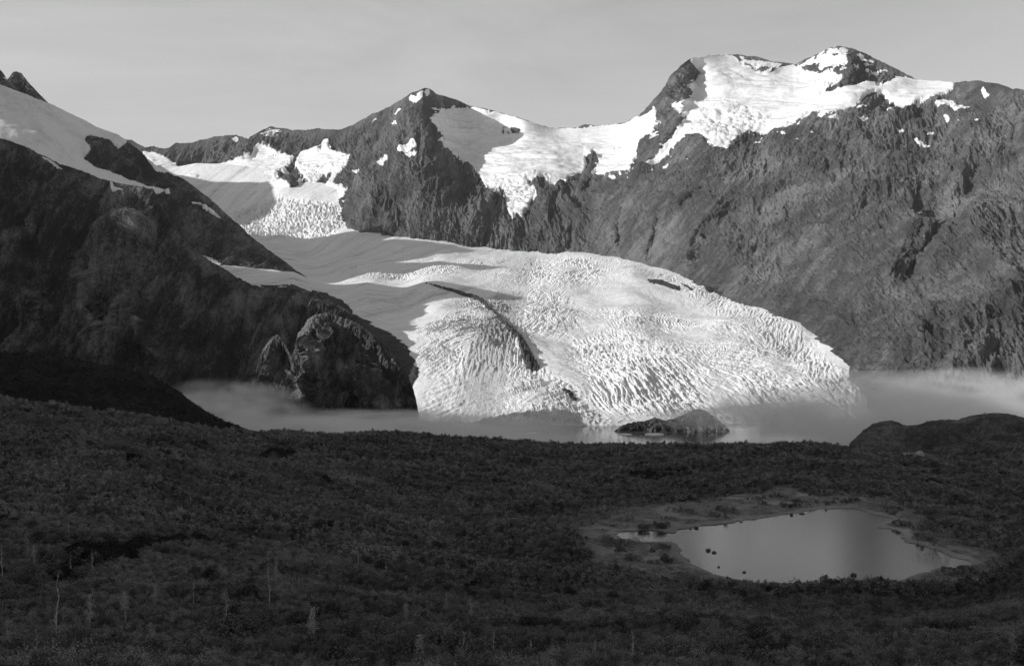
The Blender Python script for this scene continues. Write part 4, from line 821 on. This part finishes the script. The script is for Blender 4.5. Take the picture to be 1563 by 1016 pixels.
# stones
def stone(px, py, wpx, hpx, label, mat=ROCK_KNOB, D=None, group='stones along the pond', name='stone', cat='stone', z=None):
    p = land(px, py) if D is None else W(px, py, D); m = p[1]/F; rg = np.random.default_rng(int(px*3+py))
    if z == POND_Z: wpx *= .6; hpx *= .8
    if z is not None: p = np.array([(H-z)*F/(py-HY)*(px-CX)/F, (H-z)*F/(py-HY), z]); m = p[1]/F
    a, b = np.meshgrid(np.linspace(0, 2*math.pi, 29)[:-1], np.linspace(-math.pi/2, math.pi/2, 15)); a = np.concatenate([a, a[:, :1]], 1); b = np.concatenate([b, b[:, :1]], 1)
    d = np.stack([np.cos(a)*np.cos(b), np.sin(a)*np.cos(b), np.sin(b)], -1); r = 1+.3*fbm(d*1.3+px, 3)+.12*perlin(d*4+py)
    V = d*r[..., None]*np.array([wpx*m/2, wpx*m*.38, hpx*m*.75]); V[..., 2] = np.maximum(V[..., 2], -.2*hpx*m); V += np.array([0, 0, .12*hpx*m])
    o = sub_mesh(name, V, np.ones((14, 28), bool), mat); o.location = p; return tag(o, label, cat, 'thing', group)
STONEM = rock_mat('pond_stone', .05, .09, .16, 30, 0, .05); PALES = rock_mat('pale_boulder', .22, .34, .5, 12, 0, .2)
for a in [(1063,806,11,4,'larger dark stone at the far left waterline'),(1054,807,6,2.5,'small dark stone left of the larger one at the far left waterline'),(1208,786,9,4,'dark stone at the far bank near the pond head'),(1224,784,14,2.5,'long flat stone beside the dark one at the pond head'),(1203,775,4,5,'small upright stone on the mud behind the pond head'),
 (1081,840,13,5,'larger of two dark stones standing in the left water'),(1090,843,12,4,'smaller flat stone right of the larger one in the left water'),(1136,873,10,3,'stone in the water near the lower left bank'),(1097,865,6,3,'little stone at the muddy left bank'),(1303,878,16,6,'largest dark stone in the near water'),(1289,884,8,5,'middle stone of the near water row'),(1280,887,8,4,'lowest stone of the near water row'),(1271,890,5,3,'tiny stone at the left end of the near water row')]:
    stone(a[0], a[1], a[2], a[3], a[4], STONEM, z=POND_Z)
stone(1131, 795, 9, 5, 'pale round stone at the far bank of the pond', PALES, z=POND_Z)
for k, (a, b, c, d, l) in enumerate([(1278,748,8,4,'upper stone of the stream bed behind the pond'),(1284,755,10,4,'middle stone of the stream bed behind the pond'),(1276,762,9,4,'lower stone of the stream bed behind the pond'),(1296,752,7,3,'right stone of the stream bed behind the pond')]):
    stone(a, b, c, d, l, STONEM, group='stones of the stream bed')
stone(1438, 659, 20, 11, 'pale boulder set into the slope of the knoll', PALES, D=1035, group=None, name='boulder', cat='boulder')
stone(1404, 695, 13, 8, 'pale boulder at the foot of the knoll by the mist', PALES, D=930, group=None, name='boulder', cat='boulder')
# floating ice
for a in [(999,663,30,2.2,'longer flat white ice floe below the rock outcrop'),(954,663,22,1.8,'shorter flat white ice floe left of the longer one'),(812,661,20,1.5,'faint ice floe alone in the mist left of the ice cliff\'s reflection')]:
    stone(*a[:4], a[4], SNOW, z=0.0, group='ice floes on the lake', name='ice_floe', cat='ice floe')

# ================================================================== MIST
def fog(c, r, dens, label, seed=0, ns=3.4, cut=.45, sy=1):
    bpy_me = bpy.data.meshes.new('mist'); import bmesh; bm = bmesh.new(); bmesh.ops.create_icosphere(bm, subdivisions=3, radius=1); bm.to_mesh(bpy_me); bm.free()
    o = bpy.data.objects.new('mist', bpy_me); COL.objects.link(o); o.location = c; o.scale = r
    m = bpy.data.materials.new('mist'); m.use_nodes = True; nt = m.node_tree; nt.nodes.clear(); out = nt.nodes.new('ShaderNodeOutputMaterial'); v = nt.nodes.new('ShaderNodeVolumePrincipled')
    tc = nt.nodes.new('ShaderNodeTexCoord'); ln = nt.nodes.new('ShaderNodeVectorMath'); ln.operation = 'DOT_PRODUCT'; nt.links.new(tc.outputs['Object'], ln.inputs[0]); nt.links.new(tc.outputs['Object'], ln.inputs[1])
    mp = nt.nodes.new('ShaderNodeMapping'); mp.inputs['Location'].default_value = (seed*3.1, seed*1.7, 0); mp.inputs['Scale'].default_value = (1, sy, .8); nt.links.new(tc.outputs['Object'], mp.inputs[0])
    n = nz(nt, mp.outputs[0], ns, 3, .55)
    d = mth(nt, 'ADD', 1-cut, mth(nt, 'MULTIPLY', mth(nt, 'SUBTRACT', n, .5), 5.0), True)
    shell = mth(nt, 'SUBTRACT', 1, ln.outputs['Value'], True); edge = mth(nt, 'ADD', shell, mth(nt, 'MULTIPLY', mth(nt, 'SUBTRACT', n, .56), 1.8), True); edge = mth(nt, 'MULTIPLY', mth(nt, 'POWER', edge, 1.3), mth(nt, 'MULTIPLY', shell, 3.0, True))
    d = mth(nt, 'MULTIPLY', mth(nt, 'MULTIPLY', d, edge), dens); nt.links.new(d, v.inputs['Density']); v.inputs['Color'].default_value = (1, 1, 1, 1); v.inputs['Anisotropy'].default_value = 0.
    nt.links.new(v.outputs[0], out.inputs['Volume']); bpy_me.materials.append(m); return tag(o, label, None, 'stuff')
def fogat(px, py, D, rx, ry, rz, dens, label, **k):
    p = W(px, py, D); return fog(tuple(p), (rx, ry, rz), dens, label, **k)
if not os.environ.get('NOFOG'):
    fogat(340, 628, 1850, 150, 170, 54, .016, 'thick mist pooled in the cove behind the dark hill', seed=1, cut=.2)
    fogat(530, 661, 1830, 420, 260, 34, .030, 'low mist band along the left shore of the lake', seed=2, ns=3, cut=.2)
    fogat(860, 680, 1980, 360, 190, 18, .005, 'thin mist over the middle of the lake', seed=3, ns=3, cut=.3)
    fogat(1190, 638, 2060, 260, 120, 30, .016, 'mist drifting over the lake at the foot of the ice', seed=4, ns=2.5, cut=.3)
    fogat(1440, 640, 1880, 430, 260, 84, .019, 'mist bank rising against the right mountain', seed=5, cut=.15)
    fogat(1378, 699, 930, 46, 22, 5, .08, 'wisp of mist between the moor crest and the knoll', seed=6, cut=.1)

hz_o = bpy.data.meshes.new('haze'); import bmesh; bm = bmesh.new(); bmesh.ops.create_cube(bm, size=1); bm.to_mesh(hz_o); bm.free()
hz = bpy.data.objects.new('haze', hz_o); COL.objects.link(hz); hz.location = (0, 30000, 1000-41+0); hz.scale = (124000, 181000, 2000); hz.location = (0, 0, 959)
m = bpy.data.materials.new('haze'); m.use_nodes = True; nt = m.node_tree; nt.nodes.clear(); out = nt.nodes.new('ShaderNodeOutputMaterial'); v = nt.nodes.new('ShaderNodeVolumePrincipled')
v.inputs['Color'].default_value = (.95, .95, .95, 1); v.inputs['Density'].default_value = 1.1e-5; nt.links.new(v.outputs[0], out.inputs['Volume']); hz_o.materials.append(m)
tag(hz, 'thin even haze filling the valley air', None, 'stuff')
